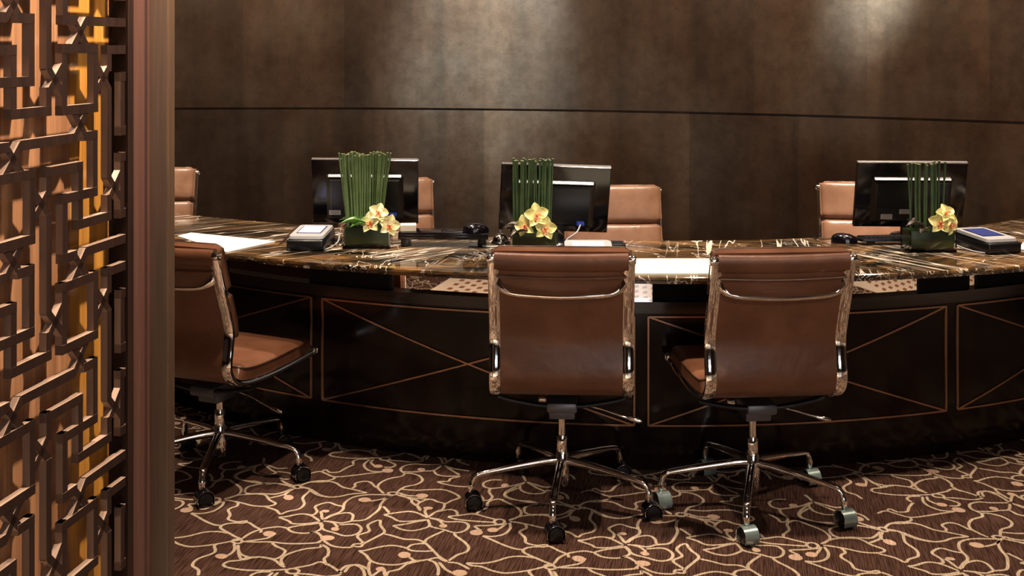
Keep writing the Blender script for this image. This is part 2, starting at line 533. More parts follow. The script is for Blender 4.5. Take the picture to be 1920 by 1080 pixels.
def crom(pts, sub=6):
    pts = [Vector(p) for p in pts]
    if len(pts) < 3:
        return pts
    out = []
    for i in range(len(pts) - 1):
        p0 = pts[max(i - 1, 0)]; p1 = pts[i]; p2 = pts[i + 1]; p3 = pts[min(i + 2, len(pts) - 1)]
        for k in range(sub):
            t = k / sub
            out.append(0.5 * ((2 * p1) + (p2 - p0) * t + (2 * p0 - 5 * p1 + 4 * p2 - p3) * t * t + (3 * p1 - p0 - 3 * p2 + p3) * t ** 3))
    out.append(pts[-1])
    return out
def rrect(w, h, r, n=4):
    out = []
    for cx, cy, a0 in ((w / 2 - r, h / 2 - r, 0), (-w / 2 + r, h / 2 - r, 90), (-w / 2 + r, -h / 2 + r, 180), (w / 2 - r, -h / 2 + r, 270)):
        for i in range(n + 1):
            a = R(a0 + 90 * i / n)
            out.append((cx + r * math.cos(a), cy + r * math.sin(a)))
    return out
def at(px, py, z):
    """world point at height z seen in photo pixel (px,py): used once to read sizes and places off the photograph"""
    d = (CAMH - z) * FPX / (py - HOR)
    return Vector(((px - 960) / FPX * d, d, z))

# ------------------------------------------------------------------ the room
# back wall: concave arc about (-1.4, 1.0), radius 6.2, with a recessed horizontal groove
WC, WR = (-1.4, 1.0), 6.2
prof = [(0.0, 0.0), (0.0, 1.122), (0.014, 1.124), (0.014, 1.134), (-0.004, 1.136), (-0.004, 3.05), (0.12, 3.05), (0.12, 0.0)]
g = G()
n = 110
vs, fs = [], []
for i in range(n + 1):
    a = R(-48 + 102 * i / n)
    for dr, z in prof:
        vs.append((WC[0] + (WR + dr) * math.sin(a), WC[1] + (WR + dr) * math.cos(a), z))
k = len(prof)
for i in range(n):
    for q in range(k):
        r = (q + 1) % k
        fs.append((i * k + q, i * k + r, (i + 1) * k + r, (i + 1) * k + q))
fs.append(tuple(range(k))); fs.append(tuple(n * k + q for q in range(k)))
g.add(vs, fs)
tag(g.build('wall_back', WALL, smooth=30), kind='structure')
def wallbox(name, c, s, m):
    tag(G().box(c, s).build(name, m, smooth=0), kind='structure')
wallbox('wall_left', (-6.1, 1.0, 1.525), (0.12, 9.2, 3.05), SIDEW)
wallbox('wall_right', (6.5, 0.6, 1.525), (0.12, 8.3, 3.05), SIDEW)
wallbox('wall_right_return', (5.03, 4.72, 1.525), (2.86, 0.12, 3.05), SIDEW)
wallbox('wall_front', (0.2, -3.55, 1.525), (12.6, 0.12, 3.05), SIDEW)
wallbox('ceiling', (0.2, 2.05, 3.11), (12.9, 11.4, 0.12), CEIL)

# ---- carpet: floor slab plus the woven orchid pattern (one repeat, tiled along the two repeat vectors)
T1, T2 = Vector((0.945, -0.177)), Vector((0.165, 0.92))
OFF = {1: 320, 2: 580, 3: 840}
L = [
 (3, [(145,980),(250,985),(360,970),(480,935),(590,930),(690,945)]),
 (3, [(145,980),(180,1000),(260,1010),(340,1040),(440,1060),(560,1050),(650,1035),(760,1010),(830,998)]),
 (3, [(830,998),(760,975),(690,945),(600,905),(585,885),(610,865),(680,855),(755,855),(765,838),(700,845),(640,835),(605,820),(600,785),(560,745),(575,725),(610,710),(600,680),(550,668),(480,658)]),
 (3, [(755,850),(800,855),(860,885),(930,915),(940,940)]),
 (1, [(560,790),(620,750),(700,720),(780,705),(850,700),(905,710)]),
 (1, [(570,815),(680,800),(760,785),(820,750)]),
 (1, [(560,815),(650,818),(780,818),(900,830),(1050,830),(1170,820)]),
 (1, [(790,825),(820,850),(890,885),(860,930),(800,950),(700,935),(630,940),(560,920),(530,890),(525,840)]),
 (1, [(525,890),(545,945),(575,955),(640,938)]),
 (1, [(495,830),(495,880),(450,920),(400,935)]),
 (1, [(360,835),(340,850),(340,900),(210,950),(170,1000),(215,1035),(215,1080)]),
 (1, [(405,995),(440,1015),(560,1035),(700,1040),(850,1035),(900,1030)]),
 (1, [(405,995),(450,970),(540,960),(600,940),(700,935),(800,955),(860,1000),(890,1015)]),
 (1, [(880,1000),(860,970),(880,930),(960,895),(1060,870),(1160,860),(1175,840),(1225,870),(1225,920),(1195,950),(1215,1000)]),
 (2, [(590,155),(690,140),(750,125),(820,145),(890,180)]),
 (2, [(590,180),(700,185),(800,195),(890,185)]),
 (2, [(500,175),(480,200),(510,225)]),
 (2, [(470,175),(430,210),(435,240),(480,265),(560,270),(600,265)]),
 (2, [(460,172),(380,175),(340,190),(345,210)]),
 (2, [(600,185),(670,215),(640,235),(580,235)]),
 (1, [(575,420),(600,390),(680,370),(800,360),(900,375),(950,392)]),
 (1, [(575,420),(600,440),(700,440),(800,445),(860,435),(945,402)]),
 (1, [(945,402),(900,440),(840,460),(770,475)]),
 (1, [(960,405),(900,435),(892,455)]),
 (1, [(1010,385),(1085,410),(1030,470),(1040,520),(1000,560),(910,580),(855,600),(820,570),(740,545)]),
 (1, [(440,480),(520,455),(620,445),(730,450),(770,490),(815,515),(800,530),(740,540),(640,535),(560,515),(440,490)]),
 (1, [(1010,395),(1085,405),(1160,450),(1246,470)]),
 (2, [(0,410),(60,450),(150,468),(240,462),(320,445),(450,435)]),
 (2, [(0,350),(100,340),(200,355),(260,390),(350,410),(450,435)]),
 (1, [(1010,378),(1080,352),(1160,350),(1250,346)]),
 (1, [(830,268),(920,280),(960,300),(960,330)]),
 (1, [(860,335),(900,360),(960,380)]),
 (1, [(640,250),(520,290),(520,320),(600,345),(700,360),(800,360)]),
 (3, [(470,650),(550,620),(570,590),(540,550),(470,515),(405,485),(350,490),(310,510),(300,550),(240,580),(225,600)]),
 (3, [(0,620),(90,610),(200,600),(300,625),(380,645)]),
 (3, [(0,620),(60,640),(200,655),(360,665)]),
 (3, [(460,670),(420,700),(380,725)]),
 (3, [(440,680),(300,690),(210,695),(260,730)]),
 (3, [(480,670),(485,710),(440,755),(350,775),(270,770)]),
 (3, [(270,772),(340,800),(430,840),(520,870),(585,878)]),
 (1, [(840,625),(900,620),(1010,600),(1090,610),(1160,655)]),
 (1, [(840,625),(920,655),(950,675),(1060,675),(1160,660)]),
 (1, [(905,710),(1000,690),(1090,680),(1170,670)]),
 (1, [(905,710),(950,740),(1040,750),(1110,740),(1165,720),(1180,690),(1165,665)]),
 (2, [(0,605),(35,605),(60,580),(45,545),(80,525),(150,510),(210,530),(265,545),(245,580),(170,610),(100,645)]),
 (2, [(100,640),(95,600),(90,582),(120,578)]),
 (2, [(120,640),(200,605),(300,590),(340,610),(330,652)]),
 (2, [(110,655),(180,660),(250,670),(330,655),(430,645),(500,600),(545,560),(560,520),(610,470),(680,445)]),
 (2, [(230,685),(360,680),(405,715),(370,755),(280,770),(190,745),(110,720),(85,670)]),
 (2, [(130,655),(190,670),(220,705)]),
 (2, [(0,745),(60,745),(100,780)]),
 (2, [(110,805),(170,845),(250,860),(330,860)]),
 (2, [(0,830),(60,822),(100,800)]),
 (2, [(265,545),(280,510),(340,470),(450,450),(600,450),(650,455)]),
 (2, [(470,500),(560,485),(640,460)]),
 (2, [(330,860),(350,835),(415,825),(375,770),(465,735),(455,690),(500,660),(550,650),(555,690),(585,740),(520,780),(425,830),(400,855),(340,850)]),
 (2, [(585,755),(650,770),(740,795),(840,800),(900,825),(960,880),(1010,930),(1075,970)]),
 (2, [(385,885),(430,885),(530,860),(640,845),(740,860),(800,885),(900,890),(970,885)]),
 (2, [(760,865),(800,840),(870,830),(905,832)]),
 (2, [(385,885),(440,920),(480,965),(560,990),(680,995),(800,970),(920,955),(1000,940),(1040,960),(1075,970)]),
 (2, [(780,935),(820,962),(900,962)]),
 (2, [(920,955),(980,980),(1005,1030),(1000,1080)]),
 (2, [(1010,975),(1060,1030),(1120,1062)]),
 (2, [(1075,975),(1160,985),(1246,1030)]),
 (2, [(1085,965),(1150,920),(1220,895),(1240,860),(1210,820),(1140,770),(1130,745)]),
 (2, [(1050,730),(960,770),(910,800),(900,825)]),
 (2, [(275,1055),(310,1010),(370,995),(420,1010),(460,1035)]),
 (2, [(475,965),(460,1020),(475,1080)]),
 (2, [(600,1080),(620,1050),(700,1030),(760,990),(870,965)]),
 (2, [(580,605),(680,590),(780,580),(850,595),(920,630)]),
 (2, [(580,605),(640,625),(700,655),(800,655),(910,643)]),
 (2, [(650,690),(740,680),(830,660),(910,648)]),
 (2, [(650,690),(720,720),(800,730),(880,715),(935,690),(920,640)]),
 (2, [(865,575),(840,530),(880,500),(945,485),(1000,505),(1050,520),(1040,560),(990,580),(925,625)]),
 (2, [(920,625),(900,580),(915,560)]),
 (2, [(985,585),(1090,565),(1145,580),(1150,610)]),
 (2, [(930,630),(1000,640),(1060,660),(1160,660),(1220,670),(1240,700),(1200,735),(1130,745),(1040,720),(970,705),(935,690)]),
 (2, [(950,635),(1010,650),(1045,685)]),
 (2, [(700,450),(790,485),(800,510),(850,545),(865,570)]),
 (2, [(790,485),(830,490),(865,510)]),
 (2, [(575,540),(605,570),(620,590)]),
 (2, [(700,405),(830,415),(930,410),(1040,410),(1120,435),(1170,470),(1110,495),(1050,525)]),
 (2, [(680,450),(760,470),(870,480),(940,485)]),
 (2, [(690,432),(760,455),(840,460)]),
 (2, [(680,430),(740,390),(830,370),(880,340),(860,305),(800,285),(745,285),(720,305),(620,325),(550,360),(535,395),(580,440)]),
 (2, [(330,400),(355,385),(360,360),(430,345),(480,355),(510,385),(540,395)]),
 (2, [(0,285),(80,268),(130,285),(200,310),(330,300),(450,285),(570,272)]),
 (2, [(200,310),(180,330),(100,345)]),
 (2, [(100,265),(130,255),(160,275),(230,272),(270,250),(300,235),(350,215)]),
 (2, [(745,285),(710,255),(740,225),(820,210),(900,215),(1030,215)]),
 (2, [(720,270),(820,272),(900,265),(970,260),(1030,222)]),
 (2, [(870,175),(910,145),(970,140),(1020,165),(1040,210)]),
 (2, [(1050,210),(1140,160),(1160,190),(1246,220)]),
 (2, [(1050,220),(1110,260),(1170,295)]),
 (2, [(970,260),(990,290),(1060,305),(1170,305),(1100,325),(1080,345),(1000,350),(1120,380),(1246,388)]),
 (2, [(1050,218),(1120,245),(1246,265)]),
 (3, [(420,335),(340,335),(280,355),(280,385),(330,400),(400,395),(500,380),(600,352)]),
 (3, [(600,355),(480,410),(440,450),(480,480),(560,495),(640,500),(720,520),(790,520)]),
 (3, [(560,375),(570,415),(640,440),(720,440),(755,425),(700,400),(615,352)]),
 (3, [(615,350),(680,370),(750,390),(830,385)]),
 (3, [(605,345),(595,320),(580,300)]),
 (3, [(270,495),(265,470),(220,435)]),
 (3, [(330,400),(320,430),(345,465),(320,490),(270,495)]),
]
EYES = [(1,518,812,38,17),(1,950,1045,50,20),(1,985,388,28,14),(3,400,660,42,20),(2,650,440,36,12)]
BLOBS = [(1,768,755,50,22),(1,395,930,50,20),(1,918,472,40,20),(1,890,318,45,18),(3,350,725,45,18),(3,220,745,52,22),
         (2,125,578,32,11),(2,200,718,32,15),(2,140,787,58,20),(2,430,490,50,18),(2,740,920,50,25),(2,1170,1060,60,25),
         (2,555,1030,38,18),(2,925,555,38,12),(2,1042,693,32,15),(2,878,458,48,17),(2,872,253,30,12),(3,445,378,32,14),
         (2,535,228,38,13),(2,610,262,45,17)]
def fl(c, p):
    q = at(OFF[c] + p[0] / 4.153, 820 + p[1] / 4.153, 0.0)
    return Vector((q.x, q.y, 0))
YC0, YC1 = 1.55, 6.9      # where the carpet begins in front of the camera and where it ends
g = G()
XA, XB = -3.6, 4.2
g.add([(-6.1, -3.5, 0), (6.5, -3.5, 0), (6.5, 7.3, 0), (-6.1, 7.3, 0), (-6.1, -3.5, -0.05), (6.5, -3.5, -0.05), (6.5, 7.3, -0.05), (-6.1, 7.3, -0.05)],
      [(0, 1, 2, 3), (7, 6, 5, 4), (0, 4, 5, 1), (1, 5, 6, 2), (2, 6, 7, 3), (3, 7, 4, 0)], 0)
ribbons = []
for c, pts in L:
    ribbons.append((crom([fl(c, p) for p in pts], 5), False))
for c, x, y, rx, ry in EYES:
    ribbons.append(([fl(c, (x + rx * math.cos(a * math.pi / 8), y + ry * math.sin(a * math.pi / 8))) for a in range(16)], True))
HW = 0.0048
tiles = [(i, j) for i in range(-5, 6) for j in range(-3, 4)]
for (i, j) in tiles:
    o = T1 * i + T2 * j
    o3 = Vector((o.x, o.y, 0))
    for ri, (pts, closed) in enumerate(ribbons):
        p0 = pts[0] + o3
        if not (XA < p0.x < XB and 1.5 < p0.y < 5.0):
            continue
        vs, fs = [], []
        N = len(pts)
        zz = 0.0012 + 0.00002 * (ri % 7)
        for q, p in enumerate(pts):
            t = (pts[(q + 1) % N] - pts[q - 1]) if closed else (pts[min(q + 1, N - 1)] - pts[max(q - 1, 0)])
            t = t.normalized()
            nn = Vector((-t.y, t.x, 0)) * HW
            if not closed and q in (0, N - 1):
                nn *= 0.5
            vs += [p + o3 + nn + Vector((0, 0, zz)), p + o3 - nn + Vector((0, 0, zz))]
        for q in range(N if closed else N - 1):
            r = (q + 1) % N
            fs.append((2 * q, 2 * q + 1, 2 * r + 1, 2 * r))
        g.add(vs, fs, 1)
    for c, x, y, rx, ry in BLOBS:
        cc = fl(c, (x, y)) + o3
        if not (XA < cc.x < XB and 1.5 < cc.y < 5.0):
            continue
        vs = [fl(c, (x + rx * math.cos(a * math.pi / 8), y + ry * math.sin(a * math.pi / 8))) + o3 + Vector((0, 0, 0.0016)) for a in range(16)]
        g.add(vs, [tuple(range(16))], 2)
fo = g.build('floor', [CARP, CLINE, CBLOB], smooth=0)
tag(fo, kind='structure')
# stone floor of the lobby in front of the carpet
LOBBY = True

# ------------------------------------------------------------------ desk
DC = Vector((0.6, 7.14, 0))
def pol(r, th, z):
    a = R(th)
    return Vector((DC.x + r * math.sin(a), DC.y - r * math.cos(a), z))
def rin(th):
    return 2.575 + (0.00026 * (-th - 20) ** 2 if th < -20 else 0)
TOPZ = 0.75
def arc_solid(g, prof_fn, t0, t1, n, mi=0):
    vs, fs = [], []
    k = None
    for i in range(n + 1):
        th = t0 + (t1 - t0) * i / n
        pr = prof_fn(th)
        k = len(pr)
        vs += [pol(r, th, z) for r, z in pr]
    for i in range(n):
        for q in range(k):
            r = (q + 1) % k
            fs.append((i * k + q, i * k + r, (i + 1) * k + r, (i + 1) * k + q))
    fs.append(tuple(range(k))); fs.append(tuple(n * k + q for q in range(k)))
    g.add(vs, fs, mi)
def top_prof(th):
    return [(rin(th), TOPZ), (rin(th), TOPZ - .028), (3.27, TOPZ - .028), (3.284, TOPZ - .026), (3.284, TOPZ - .0165), (3.288, TOPZ - .015), (3.2975, TOPZ - .0135), (3.30, TOPZ - .010), (3.30, TOPZ - .003), (3.297, TOPZ)]
MA = mat_marble('brown_gold_marble_left', R(40), 1.3, R(-12))
MB_ = mat_marble('brown_gold_marble_mid', R(80), 4.1, R(2))
MC = mat_marble('brown_gold_marble_right', R(-58), 7.7, R(43))
g = G()
for i, (a, b) in enumerate(((-56, -16.0), (-16.0, 12), (12, 50))):
    arc_solid(g, top_prof, a, b, 60, i)
wt = g.build('marble_worktop', [MA, MB_, MC], smooth=30)
tag(wt, 'long curved dark brown marble worktop with white veins', 'worktop')

RP = 2.985
desk = empty('reception_desk', tuple(pol(RP, -3, 0)), 0, 'dark lacquered curved reception desk front with bronze crossed inlay lines', 'desk')
def dchild(g, name, m, parent=None, smooth=30):
    o = g.build(name, m, None, smooth)
    p = parent or desk
    o.parent = p
    off = desk.location if not parent else Vector((0, 0, 0))
    if not parent:
        for v in o.data.vertices:
            v.co -= desk.location
    else:
        for v in o.data.vertices:
            v.co -= desk.location
    return o
joints = [-50.6, -26.75, -2.75, 20.05, 43.0]
for i in range(4):
    t0, t1 = joints[i], joints[i + 1]
    g = G()
    arc_solid(g, lambda th: [(RP - .05, 0.0), (RP - .015, 0.0), (RP - .015, 0.075), (RP, 0.078), (RP, 0.60), (RP - .05, 0.60)], t0, t1, 24)
    p = dchild(g, 'front_panel', LACQ)
    ga, gb = t0 + 0.5, t1 - 0.5
    if i == 1:
        gb = t1 - 0.45
    zb, zt = 0.163, 0.548
    W2 = 0.0052
    def inl(path):
        gg = G()
        pts = [pol(RP + 0.001, th, z) for th, z in path]
        nn = [Vector((math.sin(R(th)), -math.cos(R(th)), 0)) for th, z in path]
        vs, fs = [], []
        N = len(pts)
        for q in range(N):
            t = (pts[min(q + 1, N - 1)] - pts[max(q - 1, 0)]).normalized()
            s_ = t.cross(nn[q]).normalized() * W2
            vs += [pts[q] + s_, pts[q] - s_, pts[q] - s_ * .6 + nn[q] * .004, pts[q] + s_ * .6 + nn[q] * .004]
        for q in range(N - 1):
            for r in range(4):
                r2 = (r + 1) % 4
                fs.append((4 * q + r, 4 * q + r2, 4 * q + 4 + r2, 4 * q + 4 + r))
        fs += [(0, 1, 2, 3), (4 * N - 4, 4 * N - 3, 4 * N - 2, 4 * N - 1)]
        gg.add(vs, fs)
        return gg
    lin = lambda a, b, n=20: [(a[0] + (b[0] - a[0]) * q / n, a[1] + (b[1] - a[1]) * q / n) for q in range(n + 1)]
    gg = G()
    for a, b in (((ga, zb), (gb, zb)), ((gb, zb), (gb, zt)), ((gb, zt), (ga, zt)), ((ga, zt), (ga, zb))):
        h = inl(lin(a, b)); gg.add(h.v, h.f)
    dchild(gg, 'inlay_frame', BRONZE, p, 0)
    for a, b in (((ga, zb), (gb, zt)), ((ga, zt), (gb, zb))):
        h = inl(lin(a, b)); dchild(h, 'inlay_line', BRONZE, p, 0)
# top rail, recessed mirror band, support blocks
for a, b in ((-50.6, -26.75), (-26.75, -8.9), (-8.9, 20.05), (20.05, 43)):
    g = G()
    arc_solid(g, lambda th: [(RP - .05, 0.560), (RP + .003, 0.560), (RP + .003, 0.6005), (RP - .05, 0.6005)], a, b, 20)
    dchild(g, 'top_rail', LACQ2)
g = G(); arc_solid(g, lambda th: [(RP - .049, 0.601), (RP - .030, 0.601), (RP - .030, 0.7215), (RP - .049, 0.7215)], -50.6, 43, 96)
dchild(g, 'mirror_band', MIRROR, None, 60)
for a, b in ((-45.0, -36.6), (-27.6, -20.8), (-1.9, 2.6), (17.8, 21.9), (23.0, 36)):
    g = G(); arc_solid(g, lambda th: [(RP - .029, 0.601), (RP - .012, 0.601), (RP - .012, 0.7215), (RP - .029, 0.7215)], a, b, 6)
    dchild(g, 'support_block', MATTB)

# ------------------------------------------------------------------ chairs
PATH = [(-0.318, 0.866), (-0.313, 0.85), (-0.297, 0.795), (-0.272, 0.72), (-0.246, 0.65), (-0.234, 0.60), (-0.238, 0.55), (-0.246, 0.50),
        (-0.243, 0.466), (-0.218, 0.434), (-0.170, 0.413), (-0.08, 0.403), (0.03, 0.402), (0.13, 0.405), (0.21, 0.409), (0.262, 0.413)]
SP = [(p.y, p.z) for p in crom([Vector((0, a, b)) for a, b in PATH], 5)]
def path_at(s):
    """s 0..1 along arc of SP -> (y, z, normal(y,z) pointing to the sitter)"""
    ls = [0]
    for i in range(1, len(SP)):
        ls.append(ls[-1] + math.hypot(SP[i][0] - SP[i - 1][0], SP[i][1] - SP[i - 1][1]))
    t = max(0, min(1, s)) * ls[-1]
    for i in range(1, len(SP)):
        if ls[i] >= t:
            f = (t - ls[i - 1]) / max(1e-9, ls[i] - ls[i - 1])
            y = SP[i - 1][0] + f * (SP[i][0] - SP[i - 1][0]); z = SP[i - 1][1] + f * (SP[i][1] - SP[i - 1][1])
            ty, tz = SP[i][0] - SP[i - 1][0], SP[i][1] - SP[i - 1][1]
            l = math.hypot(ty, tz)
            return y, z, -tz / l, ty / l
    return SP[-1][0], SP[-1][1], 0, 1
PLEN = sum(math.hypot(SP[i][0] - SP[i - 1][0], SP[i][1] - SP[i - 1][1]) for i in range(1, len(SP)))
def pad(s0, s1, hw, T, base=0.004, over0=0.0):
    """soft cushion lying on the sling between arc positions s0,s1"""
    g = G()
    NU, NV = 26, 18
    def prof(a, sharp=5.0):
        a = min(1, abs(a))
        return max(0.0, 1 - a ** sharp) ** (1 / 2.2)
    def top(u, v):
        a, b = 2 * u - 1, 2 * v - 1
        aa = math.copysign(abs(a) ** 0.7, a); bb = math.copysign(abs(b) ** 0.7, b)
        h = T * (over0 + (1 - over0) * prof(aa, 9) * prof(bb, 7)) * (1 + 0.05 * math.cos(bb * 2.2) * math.cos(aa * 1.5))
        cr = 0.010   # rounded corners in plan
        x = hw * aa
        s = (s0 + s1) / 2 + (s1 - s0) / 2 * bb
        if abs(aa) > 0.9 and abs(bb) > 0.85:
            x -= math.copysign(cr * (abs(aa) - 0.9) / 0.1 * (abs(bb) - 0.85) / 0.15, aa)
            s -= math.copysign(cr / PLEN * (abs(aa) - 0.9) / 0.1 * (abs(bb) - 0.85) / 0.15, bb)
        sy = max(0, s)
        y, z, ny, nz = path_at(sy)
        ex = (s - sy) * PLEN    # part of the cushion that stands above the top tube
        ty, tz = nz, -ny
        e = h
        return (x, y + ny * (base + e) + ty * ex, z + nz * (base + e) + tz * ex)
    def bot(u, v):
        a, b = 2 * u - 1, 2 * v - 1
        aa = math.copysign(abs(a) ** 0.7, a); bb = math.copysign(abs(b) ** 0.7, b)
        x = hw * aa
        s = (s0 + s1) / 2 + (s1 - s0) / 2 * bb
        sy = max(0, s)
        y, z, ny, nz = path_at(sy)
        ex = (s - sy) * PLEN
        return (x, y + ny * base + nz * ex, z + nz * base - ny * ex)
    P = [[top(i / NU, j / NV) for j in range(NV + 1)] for i in range(NU + 1)]
    Q = [[bot(i / NU, j / NV) for j in range(NV + 1)] for i in range(NU + 1)]
    W = NV + 1
    vs = [P[i][j] for i in range(NU + 1) for j in range(W)] + [Q[i][j] for i in range(NU + 1) for j in range(W)]
    N = (NU + 1) * W
    fs = []
    for i in range(NU):
        for j in range(NV):
            q = (i * W + j, (i + 1) * W + j, (i + 1) * W + j + 1, i * W + j + 1)
            fs.append(q); fs.append(tuple(N + t for t in q[::-1]))
    rim = [(i, 0) for i in range(NU)] + [(NU, j) for j in range(NV)] + [(i, NV) for i in range(NU, 0, -1)] + [(0, j) for j in range(NV, 0, -1)]
    for q in range(len(rim)):
        a = rim[q][0] * W + rim[q][1]; b = rim[(q + 1) % len(rim)][0] * W + rim[(q + 1) % len(rim)][1]
        fs.append((a, N + a, N + b, b))
    g.add(vs, fs)
    # seam piping round the rim
    ring = [Vector(P[i][j]) for i, j in rim]
    gp = G(); gp.tube(ring, 0.0028, 6, closed=True)
    return g, gp
CASTER_R = 0.0265
def make_chair(name, x, y, yaw, base_phase, label, leather, caster_ang, hood, dz=0.0, group='soft pad office chairs at the desk'):
    t = empty(name, (x, y, 0), R(yaw), label, 'chair', group)
    # leather sling: one strip from the top tube down the back and under the seat
    HWS = 0.197
    def sl(u, v):
        yy, zz, ny, nz = path_at(v)
        sag = 0.010 * (1 - (2 * u - 1) ** 2) * math.sin(math.pi * min(1, v * 1.9)) if v < 0.53 else 0
        return (-HWS + 2 * HWS * u, yy - ny * sag, zz - nz * sag)
    g = G(); g.grid(sl, 12, 60, thick=0.005)
    # sleeve wrapped over the top tube, with its seam flap
    ypt, zpt, ny, nz = path_at(0.0)
    pr = []
    for q in range(20):
        a = 2 * math.pi * q / 20
        pr.append((0.017 * math.cos(a), 0.030 * math.sin(a) - 0.006))
    g.sweep([(-0.203 + 0.406 * q / 10, ypt + 0.006, zpt - .008 - 0.004 * math.sin(math.pi * q / 10)) for q in range(11)], pr, up=(0, -0.22, 1))
    # hem roll where the sleeve is stitched back
    y1, z1, ny1, nz1 = path_at(0.052)
    g.tube([(-0.196 + 0.392 * q / 10, y1 - 0.010, z1 - 0.012 - 0.006 * math.sin(math.pi * q / 10)) for q in range(11)], 0.0035, 8)
    g.build('sling', leather, t, 40)
    # cushions
    specs = [('back_cushion', -0.016, 0.160, 0.213, 0.050), ('back_cushion', 0.168, 0.330, 0.211, 0.046), ('seat_cushion', 0.50, 1.0, 0.216, 0.052)]
    for nm, s0, s1, hw, T in specs:
        gc, gp = pad(s0, s1, hw, T, 0.012, 0.62 if nm == 'back_cushion' else 0.74)
        c = gc.build(nm, leather, t, 50)
        gp.build('piping', STITCH if leather is LEATHER else leather, c, 60)
    # side rails: grooved chrome strips, with round end caps
    for sx in (-1, 1):
        g = G()
        prof = [(-0.017, -0.006), (-0.013, -0.011), (-0.005, -0.011), (-0.002, -0.006), (0.002, -0.006), (0.005, -0.011), (0.013, -0.011), (0.017, -0.006),
                (0.017, 0.006), (0.012, 0.010), (-0.012, 0.010), (-0.017, 0.006)]
        k0 = 0
        pts = [(sx * 0.206, a, b) for a, b in SP[k0:]]
        prof2 = [(b_, a_) for a_, b_ in prof]
        # frame: side = t x up with up = x axis
        g.sweep(pts, prof2, up=(1, 0, 0), scales=[1.0 if i > 4 else 0.55 + 0.1 * i for i in range(len(pts))])
        ra = g.build('side_rail', CHROME, t, 45)
        for (cy, cz) in ((ypt + .004, zpt - 0.004), (SP[-1][0] + .012, SP[-1][1] + 0.006)):
            g = G()
            g.lathe([(0.0135, -0.012), (0.0155, -0.009), (0.0155, 0.008), (0.0135, 0.0115), (0.008, 0.0125), (0.0075, 0.0095), (0.003, 0.0095), (0.0025, 0.013), (0.0005, 0.013)],
                    (sx * 0.214, cy, cz), 18, (sx, 0, 0))
            g.build('end_cap', CHROME, ra, 40)
    # arched spreader behind the back
    yb, zb, nyb, nzb = path_at(0.118)
    pts = [(-0.195, yb - .006, zb + .035), (-0.189, yb - .014, zb + .018), (-0.172, yb - .024, zb + .002), (-0.14, yb - .030, zb - .008), (-0.07, yb - .033, zb - .013), (0, yb - .034, zb - .015)]
    pts = pts + [(-a, b, c) for a, b, c in pts[-2::-1]]
    pts = crom(pts, 4)
    sc = [(1 + 1.1 * max(0, abs(p.x) - 0.158) / 0.04) for p in pts]
    g = G(); g.sweep(pts, [(0.0045 * math.cos(a * math.pi / 5), 0.0075 * math.sin(a * math.pi / 5)) for a in range(10)], scales=sc)
    g.build('back_spreader', CHROME, t, 50)
    # under-seat spreader and mechanism
    g = G()
    for yy in (-0.09, 0.13):
        g.sweep(crom([(-0.205, yy, 0.378), (-0.16, yy, 0.366), (-0.06, yy, 0.350), (0.06, yy, 0.350), (0.16, yy, 0.366), (0.205, yy, 0.378)], 4), rrect(0.028, 0.012, 0.005, 3))
    g.build('seat_spreader', STEEL, t, 40)
    g = G()
    g.box((0, 0.01, 0.345), (0.10, 0.24, 0.035), bev=0.01)
    g.box((0, -0.02, 0.315), (0.085, 0.10, 0.036), bev=0.006)
    tm = g.build('tilt_mechanism', GREYM, t, 40)
    g = G()
    g.tube(crom([(0.04, 0.02, 0.322), (0.12, 0.01, 0.312), (0.19, 0.0, 0.292), (0.225, -0.005, 0.283)], 4), 0.0035, 8)
    g.tube([(0.212, -0.003, 0.287), (0.222, -0.004, 0.284), (0.25, -0.008, 0.279), (0.262, -0.01, 0.277)], 0.007, 10, scales=[0.6, 1, 1.1, 0.5])
    g.build('height_lever', CHROME, t, 50)
    g = G()
    g.lathe([(0.007, 0), (0.014, 0.002), (0.014, 0.022), (0.010, 0.026)], (-0.052, 0.03, 0.335), 16, (-1, 0, 0))
    g.build('tension_knob', CHROME, t, 40)
    for c in t.children:
        c.location.z = dz
    # column
    g = G()
    g.lathe([(0.0125, 0.22), (0.0125, 0.298 + dz)], sides=20)
    g.lathe([(0.0175, 0.165), (0.0185, 0.168), (0.0185, 0.222), (0.0165, 0.226)], sides=20)
    g.lathe([(0.020, 0.062), (0.0225, 0.066), (0.0235, 0.10), (0.0235, 0.168), (0.0205, 0.173)], sides=24)
    g.build('column', CHROME, t, 35)
    # five-star base
    Rb = 0.303
    for k in range(5):
        a = R(base_phase - yaw + 72 * k)
        dx, dy = math.cos(a), math.sin(a)
        pr = [(0.018, 0.142), (0.06, 0.142), (0.14, 0.134), (0.22, 0.124), (0.268, 0.117), (0.288, 0.110), (0.298, 0.094), (0.302, 0.075), (0.303, 0.058)]
        pts = crom([(dx * r, dy * r, z) for r, z in pr], 3)
        scl = []
        for p in pts:
            rr = math.hypot(p.x, p.y)
            if rr < 0.29:
                scl.append((0.0115 + 0.001, 0.0150 - 0.007 * rr / 0.3))
            elif p.z > 0.085:
                scl.append((0.010, 0.0095))
            else:
                scl.append((0.0125 - 0.0055 * abs(p.z - 0.08) / 0.03, 0.0125 - 0.0055 * abs(p.z - 0.08) / 0.03))
        g = G(); g.sweep(pts, [(math.cos(q * math.pi / 7), math.sin(q * math.pi / 7)) for q in range(14)], scales=scl)
        g.build('leg', CHROME, t, 60)
        ca = R((caster_ang[k] if isinstance(caster_ang, (list, tuple)) else caster_ang) - yaw)
        ax = Vector((math.cos(ca), math.sin(ca), 0))           # wheel axle
        sd = Vector((-ax.y, ax.x, 0))
        c = Vector((dx * Rb, dy * Rb, CASTER_R)) + sd * 0.008
        g = G()
        # hood: a chrome (or black) band wrapped over the upper part of the wheels
        vs, fs = [], []
        NA = 16
